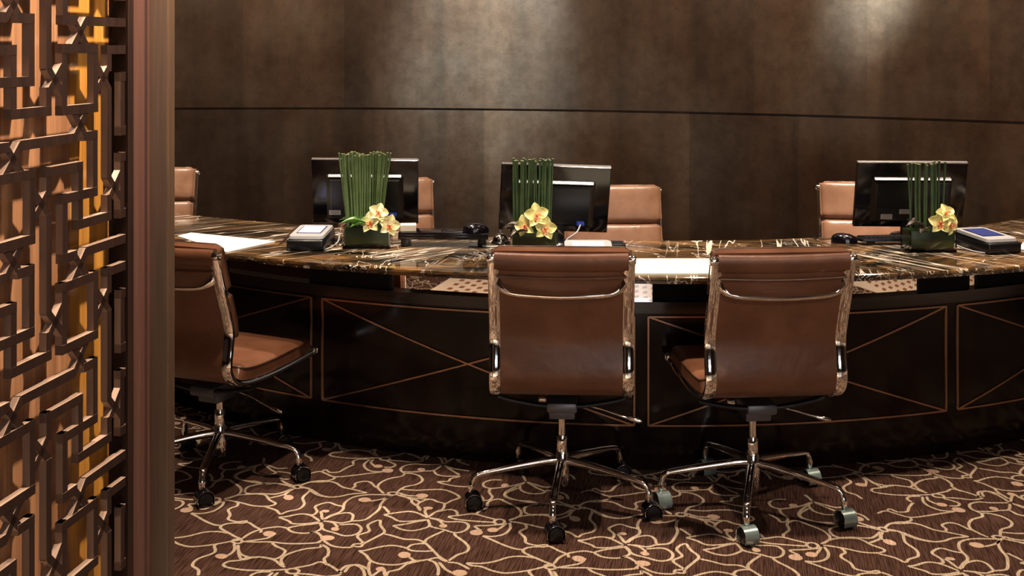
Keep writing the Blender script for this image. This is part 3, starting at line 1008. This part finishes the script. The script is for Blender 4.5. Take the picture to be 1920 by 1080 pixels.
        hwid = 0.0235
        for q in range(NA + 1):
            aa = R(-35 + 250 * q / NA)
            for rr, ww in ((CASTER_R + .0035, -hwid), (CASTER_R + .0035, hwid), (CASTER_R + .0012, hwid), (CASTER_R + .0012, -hwid)):
                vs.append(c + sd * (rr * math.cos(aa)) + Vector((0, 0, max(rr * math.sin(aa), -CASTER_R + .004))) + ax * ww)
        for q in range(NA):
            for r in range(4):
                r2 = (r + 1) % 4
                fs.append((4 * q + r, 4 * q + r2, 4 * q + 4 + r2, 4 * q + 4 + r))
        fs += [(0, 1, 2, 3), (4 * NA, 4 * NA + 1, 4 * NA + 2, 4 * NA + 3)]
        g.add(vs, fs)
        g.tube([(dx * Rb, dy * Rb, 0.052), (dx * Rb, dy * Rb, 0.066)], 0.006, 10)
        for sg in (-1, 1):
            g.tube([c + ax * sg * 0.0235 + sd * ((CASTER_R + .002) * math.cos(R(-20 + 220 * q / 14))) + Vector((0, 0, (CASTER_R + .002) * math.sin(R(-20 + 220 * q / 14)))) for q in range(15)], 0.0011, 5, mi=1)
        cs = g.build('caster', [hood, CHROME], t, 45)
        for sgn in (-1, 1):
            g = G()
            g.lathe([(0.006, 0.0005), (CASTER_R - .002, 0.0005), (CASTER_R, 0.003), (CASTER_R, 0.016), (CASTER_R - .004, 0.0215), (0.012, 0.0235), (0.0005, 0.024)],
                    c, 24, (ax * sgn)[:])
            wh = g.build('wheel', BLACKP, cs, 35)
    return t
# on the visitors' side (they face the desk; +y is forward)
make_chair('office_chair', -1.03, 4.14, -22, -87, 'brown leather soft pad chair, leftmost at the front, seat showing to the right', LEATHER, -60, BLACKG, -0.03)
make_chair('office_chair', 0.165, 3.865, -3, -98, 'brown leather soft pad chair seen squarely from behind, centre front', LEATHER, -80, BLACKG)
make_chair('office_chair', 0.788, 3.845, 5.5, -105, 'brown leather soft pad chair with smoked chrome castors, rightmost at the front', LEATHER, 200, CHROME_T)
# on the clerks' side (they face the camera)
make_chair('office_chair', -1.80, 5.66, 184, -60, 'tan leather chair behind the desk, furthest left beside the screen post', LEATHER_L, 10, BLACKG)
make_chair('office_chair', -0.535, 5.18, 190, -70, 'tan leather chair behind the leftmost monitor', LEATHER_L, 40, BLACKG)
make_chair('office_chair', 0.45, 4.90, 182, -80, 'tan leather chair behind the middle monitor', LEATHER_L, 70, BLACKG)
make_chair('office_chair', 1.57, 5.02, 172, -50, 'tan leather chair behind the rightmost monitor', LEATHER_L, 20, BLACKG)

# ------------------------------------------------------------------ monitors (backs towards the camera)
def make_monitor(px, d, yaw, tilt, roll, label, ztop=1.068, stickers=(), vga=None, W=0.42):
    X = (px - 960) / FPX * d
    t = empty('computer_monitor', (X, d, TOPZ), R(yaw), label, 'monitor', 'flat computer monitors on the desk')
    H = 0.268 * W / 0.42
    rot = Matrix.Rotation(R(roll), 3, 'Y') @ Matrix.Rotation(R(tilt), 3, 'X')
    cz = ztop - TOPZ - H / 2 * math.cos(R(tilt))
    C = Vector((0, 0, cz))
    def loc(g):
        g.v = [tuple(C + rot @ Vector(v)) for v in g.v]
        return g
    # shell: frame rim, sloping back, raised centre box; back is -y
    g = G()
    def rc(w, h, y):
        return [(-w / 2, y, -h / 2), (w / 2, y, -h / 2), (w / 2, y, h / 2), (-w / 2, y, h / 2)]
    ringsz = [rc(W, H, 0.012), rc(W, H, -0.004), rc(W - .006, H - .006, -0.009), rc(W - .045, H - .05, -0.012)]
    vs = [p for r in ringsz for p in r]
    fs = [(0, 1, 2, 3)]
    for i in range(len(ringsz) - 1):
        for q in range(4):
            r = (q + 1) % 4
            fs.append((4 * i + q, 4 * i + r, 4 * i + 4 + r, 4 * i + 4 + q))
    fs.append(tuple(4 * (len(ringsz) - 1) + q for q in range(4)))
    g.add(vs, fs)
    sh = loc(g).build('housing', BLACKG, t, 20)
    g = G()
    def rc2(w, h, y, dz):
        return [(-w / 2, y, -h / 2 + dz), (w / 2, y, -h / 2 + dz), (w / 2, y, h / 2 + dz), (-w / 2, y, h / 2 + dz)]
    rg = [rc2(W - .115, H - .085, -0.011, -0.018), rc2(W - .150, H - .115, -0.030, -0.022), rc2(W - .158, H - .123, -0.033, -0.022)]
    vs = [p for r in rg for p in r]
    fs = [(0, 1, 2, 3)] + [(4 * i + q, 4 * i + (q + 1) % 4, 4 * i + 4 + (q + 1) % 4, 4 * i + 4 + q) for i in range(2) for q in range(4)] + [(8, 9, 10, 11)]
    g.add(vs, fs)
    loc(g).build('rear_cover', BLACKP, t, 20)
    g = G(); g.box((0, 0.0125, 0.004), (W - .03, 0.002, H - .04))
    loc(g).build('screen', mat('screen_glow', (0.05, 0.05, 0.05), 0.2, emit=(0.45, 0.6, 1.0), estr=0.5), t, 0)
    # pale strip along the top rim: painted highlight standing in for the shell's gloss
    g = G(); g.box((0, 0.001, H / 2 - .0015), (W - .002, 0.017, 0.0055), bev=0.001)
    loc(g).build('top_highlight', mat('painted_gloss', (0.45, 0.43, 0.42), 0.2, 0.7), t, 20)
    g = G(); g.box((0, -0.021, H / 2 - .0625), (W - .135, 0.018, 0.004), rot=Matrix.Rotation(R(24), 3, 'X'))  # painted highlight: pale strip along the upper slope of the rear cover
    loc(g).build('cover_highlight', mat('highlight_grey', (0.35, 0.34, 0.34), 0.35, 0.5), t, 20)
    for sx, sz, w_, h_ in stickers:
        g = G(); g.box((sx, -0.0336, sz), (w_, 0.0008, h_))
        st = loc(g).build('sticker', LABELM, t, 0)
        g = G()
        for q in range(3):
            g.box((sx, -0.0342, sz + h_ * (0.28 - 0.26 * q)), (w_ * (0.8 - 0.2 * (q == 2)), 0.0006, h_ * 0.07))
        loc(g).build('sticker_print', LABELD, st, 0)
    g = G()
    g.box((0, 0.006, 0.084), (0.07, 0.02, 0.16), bev=0.004)
    g.build('neck', BLACKP, t, 30)
    g = G(); g.lathe([(0.070, 0), (0.075, 0.003), (0.068, 0.010), (0.04, 0.016)], (0, 0.01, 0.0005), 32)
    g.build('foot', BLACKP, t, 30)
    if vga:
        vx, vz, pts = vga
        g = G(); g.box((vx, -0.042, vz), (0.030, 0.022, 0.013), bev=0.003)
        c = loc(g).build('plug', BLUEC, t, 30)
        a = C + rot @ Vector((vx, -0.05, vz))
        g = G(); g.tube(crom([a] + [Vector(p) for p in pts], 5), 0.0028, 8)
        g.build('cable', mat('grey_cable', (0.35, 0.35, 0.36), 0.4), t, 60)
    return t
make_monitor(685, 4.66, 2, 13, 0.6, 'black monitor at the left, behind the fullest bundle of green reeds', 1.062,
             [(-0.118, -0.078, 0.046, 0.019)], (0.112, -0.082, [(0.11, -0.075, 0.075), (0.10, -0.085, 0.05), (0.06, -0.09, 0.02), (0.0, -0.085, 0.006)]))
make_monitor(1040, 4.50, 3, 14, 2.2, 'black monitor in the middle, with a thin cable plugged into its back', 1.055,
             [], (0.100, -0.085, [(0.075, -0.085, 0.055), (0.036, -0.10, 0.03), (0.032, -0.115, 0.004)]))
make_monitor(1706, 4.67, -3, 15, 0, 'black monitor at the right, with two pale stickers on its back', 1.050,
             [(-0.095, -0.082, 0.045, 0.021), (-0.025, -0.060, 0.042, 0.019)], None, 0.43)

# ------------------------------------------------------------------ flowers
def petal_mesh(g, c, rot, L_, W_, ang, lift, curl, mi, pointed=0.5):
    ca, sa = math.cos(ang), math.sin(ang)
    def fn(u, v):
        t = u
        wdt = W_ * (math.sin(math.pi * (0.08 + 0.92 * t) ** 0.85) ** 0.75) * (1 - pointed * 0.35 * t)
        s_ = (v - 0.5) * 2
        r = L_ * (0.08 + 0.92 * t)
        z = lift * t - curl * t * t + 0.22 * W_ * (s_ * s_) * math.sin(math.pi * t) + 0.0012 * math.sin(7 * t + 3 * s_)
        x = r; y = s_ * wdt / 2
        return c + rot @ Vector((x * ca - y * sa, x * sa + y * ca, z))
    g.grid(fn, 9, 6, mi, thick=0.0007)
def make_orchid(parent, pos, facing, size, roll, m):
    rot = Vector(facing).to_track_quat('Z', 'Y').to_matrix() @ Matrix.Rotation(R(roll), 3, 'Z')
    g = G()
    c = Vector(pos)
    for a, l_, w_, p_ in ((90, 1.0, 0.80, .7), (18, .95, 0.86, .2), (162, .95, 0.86, .2), (-50, .95, 0.76, .9), (230, .95, 0.76, .9)):
        petal_mesh(g, c, rot, size * l_, size * w_, R(a), size * 0.22, size * 0.12, 0, p_)
    o = g.build('orchid', m, parent, 60)
    g = G()
    petal_mesh(g, c, rot, size * 0.50, size * 0.46, R(-90), size * 0.42, size * 0.30, 0, .2)
    petal_mesh(g, c, rot, size * 0.30, size * 0.30, R(-20), size * 0.5, 0, 0, .2)
    petal_mesh(g, c, rot, size * 0.30, size * 0.30, R(200), size * 0.5, 0, 0, .2)
    g.ell(c + rot @ Vector((0, size * 0.05, size * 0.22)), (size * .09, size * .10, size * .2), rot, 6)
    g.build('lip', LIP, o, 60)
def make_arr(pxl, pxr, ybot, ytop, nst, spread, label, flowers, leaf, seed, stemm, xoff=(0, 1), vh=0.082, dep=0.10):
    """arrangement in a low square glass; pxl..pxr its front face, ybot its front foot row"""
    rnd = random.Random(seed)
    A = at(pxl, ybot, TOPZ); B = at(pxr, ybot, TOPZ)
    Wd = (B - A).length
    cx = (A.x + B.x) / 2; cy = (A.y + B.y) / 2 + dep / 2
    t = empty('flower_arrangement', (cx, cy, TOPZ), 0, label, 'flower arrangement', 'green reeds and orchids in low glass vases')
    th = 0.005
    g = G()
    # hollow glass box
    def ringr(w_, d_, z):
        return [Vector((a * w_ / 2, b * d_ / 2, z)) for a, b in ((-1, -1), (1, -1), (1, 1), (-1, 1))]
    rs = [ringr(Wd, dep, 0.0), ringr(Wd, dep, vh), ringr(Wd - 2 * th, dep - 2 * th, vh), ringr(Wd - 2 * th, dep - 2 * th, 0.010)]
    vs = [p for r in rs for p in r]
    fs = [(3, 2, 1, 0)] + [(4 * i + q, 4 * i + (q + 1) % 4, 4 * i + 4 + (q + 1) % 4, 4 * i + 4 + q) for i in range(3) for q in range(4)] + [(12, 13, 14, 15)]
    g.add(vs, fs)
    g.build('glass_vase', GLASS, t, 0)
    g = G(); g.box((0, 0, vh / 2 + .006), (Wd - 2 * th - .004, dep - 2 * th - .004, vh - .018), bev=0.004)
    g.build('leaf_lining', LEAFV, t, 30)
    # reeds
    ztip = CAMH - (ytop - HOR) * cy / FPX - TOPZ
    x0, x1 = -Wd / 2 + Wd * xoff[0] + .012, -Wd / 2 + Wd * xoff[1] - .012
    for i in range(nst):
        f = (i + 0.5) / nst
        bx = x0 + (x1 - x0) * (f + rnd.uniform(-.3, .3) / nst)
        by = rnd.uniform(-dep * .22, dep * .36)
        tx = bx + (f - 0.5) * spread + rnd.uniform(-.006, .006)
        ty = by + rnd.uniform(-.012, .012)
        zt = ztip + rnd.uniform(-.010, .003)
        if i in (0, nst - 1):
            tx += math.copysign(spread * .18, f - .5)
        rr = rnd.uniform(0.0033, 0.0046)
        g = G()
        pts = crom([(bx, by, vh - .02), (bx + (tx - bx) * .4 + rnd.uniform(-.002, .002), by, vh + (zt - vh) * .4), (tx, ty, zt)], 4)
        g.tube(pts, rr, 8, scales=[0.9 + 0.25 * q / len(pts) for q in range(len(pts))])
        st = g.build('reed', stemm, t, 60)
        g = G(); e = Vector(pts[-1]); g.lathe([(rr * 1.1, -.001), (rr * 1.05, .0012)], e, 8)
        g.build('cut_tip', TIPM, st, 0)
    for (fx, fy, dd, fc, sz, rl, m) in flowers:
        d = cy - dep / 2 + dd
        X = (fx - 960) / FPX * d - cx
        Z = CAMH - (fy - HOR) * d / FPX - TOPZ
        make_orchid(t, (X, d - cy, Z), fc, sz, rl, m)
    for (lx, ly, lz, ln, wd, ang, el, m) in leaf:
        g = G()
        rot = Matrix.Rotation(R(ang), 3, 'Z') @ Matrix.Rotation(R(-el), 3, 'Y')
        petal_mesh(g, Vector((lx, ly, lz)), rot, ln, wd, 0, 0.012, 0.028, 0, 1.0)
        g.build('leaf', m, t, 60)
    return t
F = (0.0, -1, 0.25)
make_arr(642, 731, 467, 287, 40, 0.050, 'glass vase with the fullest reed bundle and pale orchids, by the left monitor',
         [(695, 418, -.012, (-.25, -1, .3), .044, 10, PETALW), (709, 400, -.006, (.3, -1, .6), .042, -20, PETALW), (730, 423, -.012, (.25, -1, .15), .044, -15, PETALW), (716, 409, -.0, (.2, -1, .5), .030, 60, PETALW)],
         [(0.03, -0.040, 0.090, 0.130, 0.075, 184, 9, LEAFM), (0.0, -0.05, 0.088, 0.06, 0.05, 205, 12, LEAFM), (-0.02, 0.0, 0.092, 0.09, 0.06, 170, 14, LEAFM), (0.04, -0.03, 0.090, 0.07, 0.05, 20, 0, LEAFD)], 3, STEMM, (0.0, 0.86))
make_arr(957, 1047, 477, 298, 22, 0.010, 'glass vase with yellow orchids before the middle monitor, half hidden by a chair back',
         [(1006, 405, -.012, (.1, -1, .35), .050, 8, PETAL), (985, 424, -.006, (-.45, -1, .2), .044, 20, PETAL), (1022, 429, -.014, (.15, -1, .15), .046, -10, PETAL)],
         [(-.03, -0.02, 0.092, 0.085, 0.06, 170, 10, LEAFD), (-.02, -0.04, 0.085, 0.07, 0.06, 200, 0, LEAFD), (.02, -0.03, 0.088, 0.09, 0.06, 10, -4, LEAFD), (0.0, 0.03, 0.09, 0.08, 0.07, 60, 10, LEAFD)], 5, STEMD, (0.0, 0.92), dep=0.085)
make_arr(1706, 1794, 474, 304, 17, 0.004, 'glass vase with two yellow orchids before the right monitor',
         [(1773, 401, -.004, (.1, -1, .7), .040, 10, PETAL), (1762, 418, -.012, (-.1, -1, .2), .046, 0, PETAL), (1781, 422, -.005, (.6, -1, -.1), .040, 30, PETAL)],
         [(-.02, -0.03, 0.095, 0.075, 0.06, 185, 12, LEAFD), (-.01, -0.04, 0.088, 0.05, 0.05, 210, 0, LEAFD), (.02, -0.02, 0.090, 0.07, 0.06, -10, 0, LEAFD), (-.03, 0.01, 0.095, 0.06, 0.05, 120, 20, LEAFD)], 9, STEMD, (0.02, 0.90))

# ------------------------------------------------------------------ things on the desk
def make_terminal(px, py, yaw, label, scr, stylus=False, w_=0.140, d_=0.225, side=1):
    p = at(px, py, TOPZ)
    t = empty('payment_terminal', (p.x, p.y + d_ / 2, TOPZ), R(yaw), label, 'payment terminal')
    g = G()
    vs = []
    # wedge body, low towards the camera
    a, b = w_ / 2, d_ / 2
    g.box((0, 0, 0.021), (w_, d_, 0.040), bev=0.008, seg=3)
    g.box((0, 0.01, 0.040), (w_ * .96, d_ * .9, 0.02), rot=Matrix.Rotation(R(3.5), 3, 'X'), bev=0.006)
    g.build('body', BLACKP, t, 35)
    rot = Matrix.Rotation(R(3.5), 3, 'X')
    c = Vector((0, 0.004, 0.055))
    g = G()
    pl = rrect(w_ * .94, d_ * .92, 0.018, 4)
    vs = [c + rot @ Vector((x, y, -.006)) for x, y in pl] + [c + rot @ Vector((x * .97, y * .97, 0.004)) for x, y in pl]
    N = len(pl)
    g.add(vs, [tuple(range(N))[::-1], tuple(range(N, 2 * N))] + [(q, (q + 1) % N, N + (q + 1) % N, N + q) for q in range(N)])
    tp = g.build('top_cover', SILVERP, t, 30)
    g = G(); g.box(c + rot @ Vector((0.0, 0.012, 0.0045)), (w_ * .66, d_ * .56, 0.0015), rot=rot)
    bz = g.build('screen_bezel', BLACKP, t, 0)
    g = G(); g.box(c + rot @ Vector((0.0, 0.012, 0.0056)), (w_ * .60, d_ * .50, 0.0012), rot=rot)
    g.build('screen', scr, bz, 0)
    if stylus:
        g = G(); g.tube([(-w_ * .60, -d_ * .72, 0.030), (-w_ * .56, -d_ * .58, 0.037), (-w_ * .50, d_ * .30, 0.058)], 0.005, 8, scales=[.3, .9, 1])
        g.build('stylus', mat('brown_pen', (0.03, 0.012, 0.008), 0.3), t, 50)
    g = G(); g.tube(crom([(side * w_ * .38, d_ * .45, .03), (side * w_ * .55, d_ * .6, .03), (side * w_ * .66, d_ * .25, .012), (side * w_ * .62, -d_ * .15, .004), (side * w_ * .52, -d_ * .42, .004)], 6), 0.0028, 8)
    g.build('cable', mat('grey_cable', (0.35, 0.35, 0.36), 0.4), t, 60)
    return t
make_terminal(574, 471, -3, 'black card terminal with silver top and bright lilac screen, left of the fullest vase', LILAC, True)
make_terminal(1872, 477, 14, 'black card terminal with silver top and dark blue screen, at the far right', BLUES, False, side=-1)
# small display between middle monitor and the centre chair
p = Vector((0.278, 4.285, TOPZ))
t = empty('display_pad', (p.x, p.y, TOPZ), 0, 'small grey pad with a glowing pale strip screen, behind the centre chair back', 'display')
g = G(); pl = rrect(0.172, 0.085, 0.02, 4)
rot = Matrix.Rotation(R(8), 3, 'X')
N = len(pl)
vs = [Vector((x, y, 0.001)) for x, y in pl] + [Vector((x, y, 0.022 + 0.22 * (y + .05))) for x, y in pl]
g.add(vs, [tuple(range(N))[::-1], tuple(range(N, 2 * N))] + [(q, (q + 1) % N, N + (q + 1) % N, N + q) for q in range(N)])
g.build('body', SILVERP, t, 30)
g = G(); g.box((0, 0.002, 0.0345), (0.115, 0.040, 0.002), rot=Matrix.Rotation(math.atan(.22), 3, 'X'))
g.build('screen', PALES, t, 0)

def make_keyboard(x, y, yaw, label, w_=0.40, d_=0.14):
    t = empty('keyboard', (x, y, TOPZ), R(yaw), label, 'keyboard')
    g = G()
    rot = Matrix.Rotation(R(-5), 3, 'X')
    g.box((0, 0, 0.0155), (w_, d_, 0.014), rot=rot, bev=0.004)
    g.box((-w_ * .4, -d_ * .4, 0.007), (0.03, 0.012, 0.014)); g.box((w_ * .4, -d_ * .4, 0.007), (0.03, 0.012, 0.014))
    g.build('tray', BLACKP, t, 30)
    g = G()
    kw = w_ * .94 / 20
    for r in range(6):
        for c in range(20):
            g.box(Vector((0, 0, 0.0155)) + rot @ Vector((-w_ * .47 + kw * (c + .5), -d_ * .41 + r * d_ * .162, 0.0095)), (kw * .84, d_ * .13, 0.006), rot=rot, taper=(.85, .85))
    k = g.build('keys', mat('key_black', (0.012, 0.012, 0.013), 0.4), t, 0)
    return t
make_keyboard(0.318, 4.385, -1, 'black keyboard beneath the middle monitor', 0.21, 0.07)
make_keyboard(1.50, 4.515, 3, 'black keyboard between the right mouse and the right vase', 0.34, 0.10)

def make_mouse(px, py, z, yaw, label, cat='mouse', m=BLACKG):
    p = at(px, py, z)
    t = empty('computer_mouse', tuple(p), R(yaw), label, 'mouse')
    g = G()
    L_, W_ = 0.10, 0.062
    def fn(u, v):
        a = 2 * math.pi * u
        r = math.sin(v * math.pi / 2)
        return ((W_ / 2) * r * math.cos(a), (L_ / 2) * r * math.sin(a), 0.036 * math.cos(v * math.pi / 2) ** .6 * (1 + .1 * math.sin(a) * r) + 0.001)
    NU, NV = 24, 8
    vs = [Vector(fn(i / NU, (j + 1) / NV)) for i in range(NU) for j in range(NV)] + [Vector((0, 0, 0.037))]
    fs = []
    for i in range(NU):
        k = (i + 1) % NU
        for j in range(NV - 1):
            fs.append((i * NV + j, k * NV + j, k * NV + j + 1, i * NV + j + 1))
        fs.append((len(vs) - 1, k * NV, i * NV))
    fs.append(tuple(i * NV + NV - 1 for i in range(NU)))
    g.add(vs, fs)
    g.build('body', m, t, 60)
    g = G(); g.tube([(0, 0.02, 0.0335), (0, 0.034, 0.027)], 0.003, 8)
    g.build('scroll_wheel', SILVERP, t, 60)
    g = G(); g.tube(crom([(0, 0.048, 0.012), (0.02, 0.09, 0.006), (0.07, 0.12, 0.004), (0.13, 0.10, 0.004)], 5), 0.0018, 6)
    g.build('cable', BLACKP, t, 60)
    return t
make_mouse(1583, 455, TOPZ, 70, 'black mouse beside the keyboard of the right monitor')
for cl_, lab in (([(-0.685, 4.52), (-0.67, 4.49), (-0.655, 4.53), (-0.64, 4.49), (-0.62, 4.53), (-0.59, 4.50)], 'black cables tangled behind the lilac card terminal'),):
    g = G()
    for q in range(3):
        g.tube(crom([(x + .008 * math.sin(3 * q + 5 * i), y + .008 * (q - 1), TOPZ + .004 + .012 * abs(math.sin(1.7 * i + q))) for i, (x, y) in enumerate(cl_)], 6), 0.0026, 6)
    tag(g.build('cable_bundle', BLACKP, smooth=60), lab, 'cables')
# riser shelf with a mouse on it, between the left vase and the middle one
A = at(800, 458, TOPZ); B = at(914, 462, TOPZ)
t = empty('desk_riser', (-0.258, 4.47, TOPZ), R(-1), 'low black riser shelf carrying a mouse, between left and middle monitors', 'riser')
g = G(); g.box((0, 0, 0.049), (0.34, 0.12, 0.012), bev=0.003); g.box((0, -0.053, 0.040), (0.34, 0.010, 0.024), bev=0.003)
g.build('shelf', BLACKG, t, 30)
for sx in (-1, 1):
    g = G(); g.box((sx * 0.145, 0.0, 0.0215), (0.03, 0.10, 0.042), bev=0.002)
    g.build('leg', BLACKP, t, 30)
t2 = make_mouse(892, 437, TOPZ + 0.0555, 100, 'black mouse with silver sheen lying on the low riser shelf')
# cream note box
p = Vector((-0.395, 4.435, TOPZ + .0555))
g = G(); g.box((0, 0, 0.0125), (0.060, 0.060, 0.024), rot=Matrix.Rotation(R(6), 3, 'Z'), bev=0.001)
o = g.build('note_block', CREAM, smooth=0); o.location = (p.x, p.y + .03, p.z)
tag(o, 'cream block of note paper right of the pale orchids', 'note block')
# bell
p = at(939, 456, TOPZ)
t = empty('call_bell', (p.x, p.y, TOPZ), 0, 'small silver call bell left of the middle vase', 'bell')
g = G(); g.lathe([(0.036, 0.0), (0.038, 0.004), (0.034, 0.010)], sides=24); g.build('base', BLACKP, t, 30)
g = G(); g.lathe([(0.033, 0.010)] + [(0.033 * math.cos(q * math.pi / 16), 0.010 + 0.028 * math.sin(q * math.pi / 16)) for q in range(1, 8)] + [(0.003, 0.038)], sides=28); g.build('dome', CHROME, t, 60)
g = G(); g.lathe([(0.002, 0.036), (0.002, 0.042), (0.005, 0.044), (0.004, 0.048), (0.001, 0.049)], sides=12); g.build('plunger', CHROME, t, 60)
# white plug with its lead
p = at(888, 462, TOPZ)
t = empty('power_lead', (p.x, p.y, TOPZ), R(-14), 'white plug and lead lying before the black riser shelf', 'cable')
g = G(); g.tube([(-.02, 0, .009), (-.016, 0, .009), (.012, 0, .008), (.022, 0, .006)], 0.0085, 12, scales=[.7, 1, .95, .45]); g.build('plug', WHITEP, t, 60)
g = G(); g.tube(crom([(.02, 0, .006), (.05, -.01, .004), (.08, -.005, .0035), (.11, .01, .0035)], 5), 0.003, 8); g.build('lead', WHITEP, t, 60)
# papers and pads
def sheet(name, pts, z, h, m, label, cat):
    P = [at(x, y, z + h) for x, y in pts]
    c = sum(P, Vector()) / 4
    g = G()
    vs = [(p.x - c.x, p.y - c.y, h) for p in P] + [(p.x - c.x, p.y - c.y, 0.0005) for p in P]
    g.add(vs, [(0, 1, 2, 3), (7, 6, 5, 4)] + [(q, (q + 1) % 4, 4 + (q + 1) % 4, 4 + q) for q in range(4)])
    o = g.build(name, m, smooth=0); o.location = (c.x, c.y, z)
    return tag(o, label, cat)
sheet('writing_pad', [(333, 442), (358, 436), (516, 452), (425, 472)], TOPZ, 0.004, PAPER, 'white paper pad on the worktop above the leftmost front chair', 'pad')
sheet('desk_blotter', [(1120, 512.5), (1345, 512.5), (1338, 484.5), (1120, 484.5)], TOPZ, 0.008, PADW, 'cream desk blotter between the two right front chairs', 'blotter')
sheet('note_paper', [(1911, 467), (1925, 469), (1945, 456), (1918, 454)], TOPZ, 0.002, PAPER, 'white paper slip at the right edge beside the card terminal', 'paper')

# ------------------------------------------------------------------ carved screen on the left
XV, KV = 1305.0, 2326.0
dirv = Vector(((XV - 960) / FPX, 1, 0)).normalized()        # along the screen, away from the camera
P0 = Vector(((0 - 960) / FPX * KV / XV, KV / XV, 0))         # where the picture's left edge meets the screen
nrm = Vector((dirv.y, -dirv.x, 0))                           # towards the room
scr = empty('lattice_screen', tuple(P0), 0, 'carved dark wood lattice screen with wooden backing at the left', 'screen')
def sp(s, z, out=0.0):
    return dirv * s + nrm * out + Vector((0, 0, z))
T_ = 0.013
def bar(g, s0, z0, s1, z1, w_=0.0160, ext=None):
    a = Vector((s0, z0)); b = Vector((s1, z1))
    t = (b - a).normalized(); nn = Vector((-t.y, t.x)) * w_ / 2
    e = t * (w_ / 2 if ext is None else ext)
    c = [a - e - nn, b + e - nn, b + e + nn, a - e + nn]
    o_ = 0.0 if abs(t.y) < .01 else (-.0002 if abs(t.x) < .01 else -.0004)
    vs = [sp(q.x, q.y, o_) for q in c] + [sp(q.x, q.y, -T_ - o_) for q in c]
    g.add(vs, [(0, 1, 2, 3), (7, 6, 5, 4)])
    g.add(vs, [(q, (q + 1) % 4, 4 + (q + 1) % 4, 4 + q) for q in range(4)], 1)
S_MAX = 0.405
def cbar(g, s0, z0, s1, z1, **k):
    if max(s0, s1) > S_MAX + .02:
        if min(s0, s1) >= S_MAX:
            return
        if abs(s1 - s0) > 1e-6:
            f = lambda s: z0 + (z1 - z0) * (s - s0) / (s1 - s0)
            if s0 > S_MAX: z0, s0 = f(S_MAX), S_MAX
            if s1 > S_MAX: z1, s1 = f(S_MAX), S_MAX
    if min(s0, s1) < -0.31:
        return
    if min(z0, z1) < 0.10 or max(z0, z1) > 2.38:
        return
    bar(g, s0, z0, s1, z1, **k)
gl = G()
SB, ZB = 0.237, 1.447
for i in range(-4, 3):
    for j in range(-8, 7):
        if (i + j) % 2:
            continue
        cs, cz = SB + 0.2 * i, ZB + 0.2 * j
        a = 0.052
        for k in range(4):
            def tr(x, y):
                for _ in range(k):
                    x, y = -y, x
                return cs + x, cz + y
            def B(x0, y0, x1, y1, **kw):
                cbar(gl, *tr(x0, y0), *tr(x1, y1), **kw)
            B(-a, a, a, a)                                   # box side
            B(-0.024, a + .003, 0.019, 0.0995, w_=0.0135, ext=.004)      # the crossed link
            B(0.024, a + .003, -0.019, 0.0995, w_=0.0135, ext=.004)
            if k < 2: B(0.019, 0.10, 0.181, 0.10, ext=0)               # long arm to the neighbour's link (upper half of pair)
            B(-0.019, 0.10, -0.05, 0.10)                     # short arm, then the turn
            B(-0.05, 0.10, -0.05, 0.20)
            B(-0.058, 0.20, 0.0, 0.20, ext=0)
for z in (0.09, 2.39):
    bar(gl, -0.32, z, 0.41, z, w_=0.03)
gl.build('lattice', [LATT, EDGE], scr, 0)
def plate(s0, s1, z0, z1, o0, o1, m, name, bev=0):
    g = G()
    c = sp((s0 + s1) / 2, (z0 + z1) / 2, (o0 + o1) / 2)
    rot = Matrix.Rotation(math.atan2(dirv.y, dirv.x), 3, 'Z')
    g.box(c, (s1 - s0, abs(o1 - o0), z1 - z0), rot=rot, bev=bev)
    return g.build(name, m, scr, 30)
GAP = 0.034
plate(-0.34, 0.262, 0.0, 2.46, -GAP - .018, -GAP, VENEER, 'backing_board')
plate(0.262, 0.43, 0.0, 2.46, -GAP - .018, -GAP, GOLDV, 'backing_board')
# stile, moulding and post at the far end
plate(0.398, 0.420, 0.0, 2.5, -GAP, 0.004, LATT, 'stile')
plate(0.420, 0.487, 0.0, 2.5, -0.02, -0.002, MOULD, 'moulding')
plate(0.4225, 0.430, 0.0, 2.5, -0.004, 0.003, MOULD, 'moulding')
plate(0.477, 0.486, 0.0, 2.5, -0.004, 0.004, MOULD, 'moulding')
plate(0.488, 0.520, 0.0, 2.5, -0.10, 0.040, POST, 'post', 0.002)
plate(-0.36, 0.487, 2.40, 2.5, -0.10, 0.006, LATT, 'head_rail')

# ------------------------------------------------------------------ lobby stone floor (seen in the mirror band)
g = G()
POLY = [(-2.15, -3.45), (6.4, -3.45), (6.4, 3.9), (5.2, 3.9), (4.2, 3.2), (3.56, 2.35), (3.44, 1.9), (3.3, 1.6), (2.6, 1.5), (0.6, 1.75), (-1.2, 2.1), (-2.17, 2.4)]
N = len(POLY)
g.add([(x, y, 0.004) for x, y in POLY] + [(x, y, 0.0002) for x, y in POLY], [tuple(range(N)), tuple(range(N, 2 * N))[::-1]] + [(q, (q + 1) % N, N + (q + 1) % N, N + q) for q in range(N)], 0)
def inside(x, y):
    c = False
    for q in range(N):
        (x1, y1), (x2, y2) = POLY[q], POLY[(q + 1) % N]
        if (y1 > y) != (y2 > y) and x < (x2 - x1) * (y - y1) / (y2 - y1) + x1:
            c = not c
    return c
for i in range(-40, 80):
    for j in range(-80, 110):
        x = -1.97 + 0.115 * i; y = 2.02 - 0.13 * i + 0.155 * j
        if y < -0.2 or not all(inside(x + a, y + b) for a in (-.12, .12) for b in (-.12, .12)):
            continue
        a, b = 0.030, 0.034
        g.add([(x - a, y - b + .012, 0.0046), (x + a, y - b - .012, 0.0046), (x + a, y + b - .012, 0.0046), (x - a, y + b + .012, 0.0046)], [(0, 1, 2, 3)], 1)
tag(g.build('floor_lobby', [STONE, STONEB], smooth=0), kind='structure')
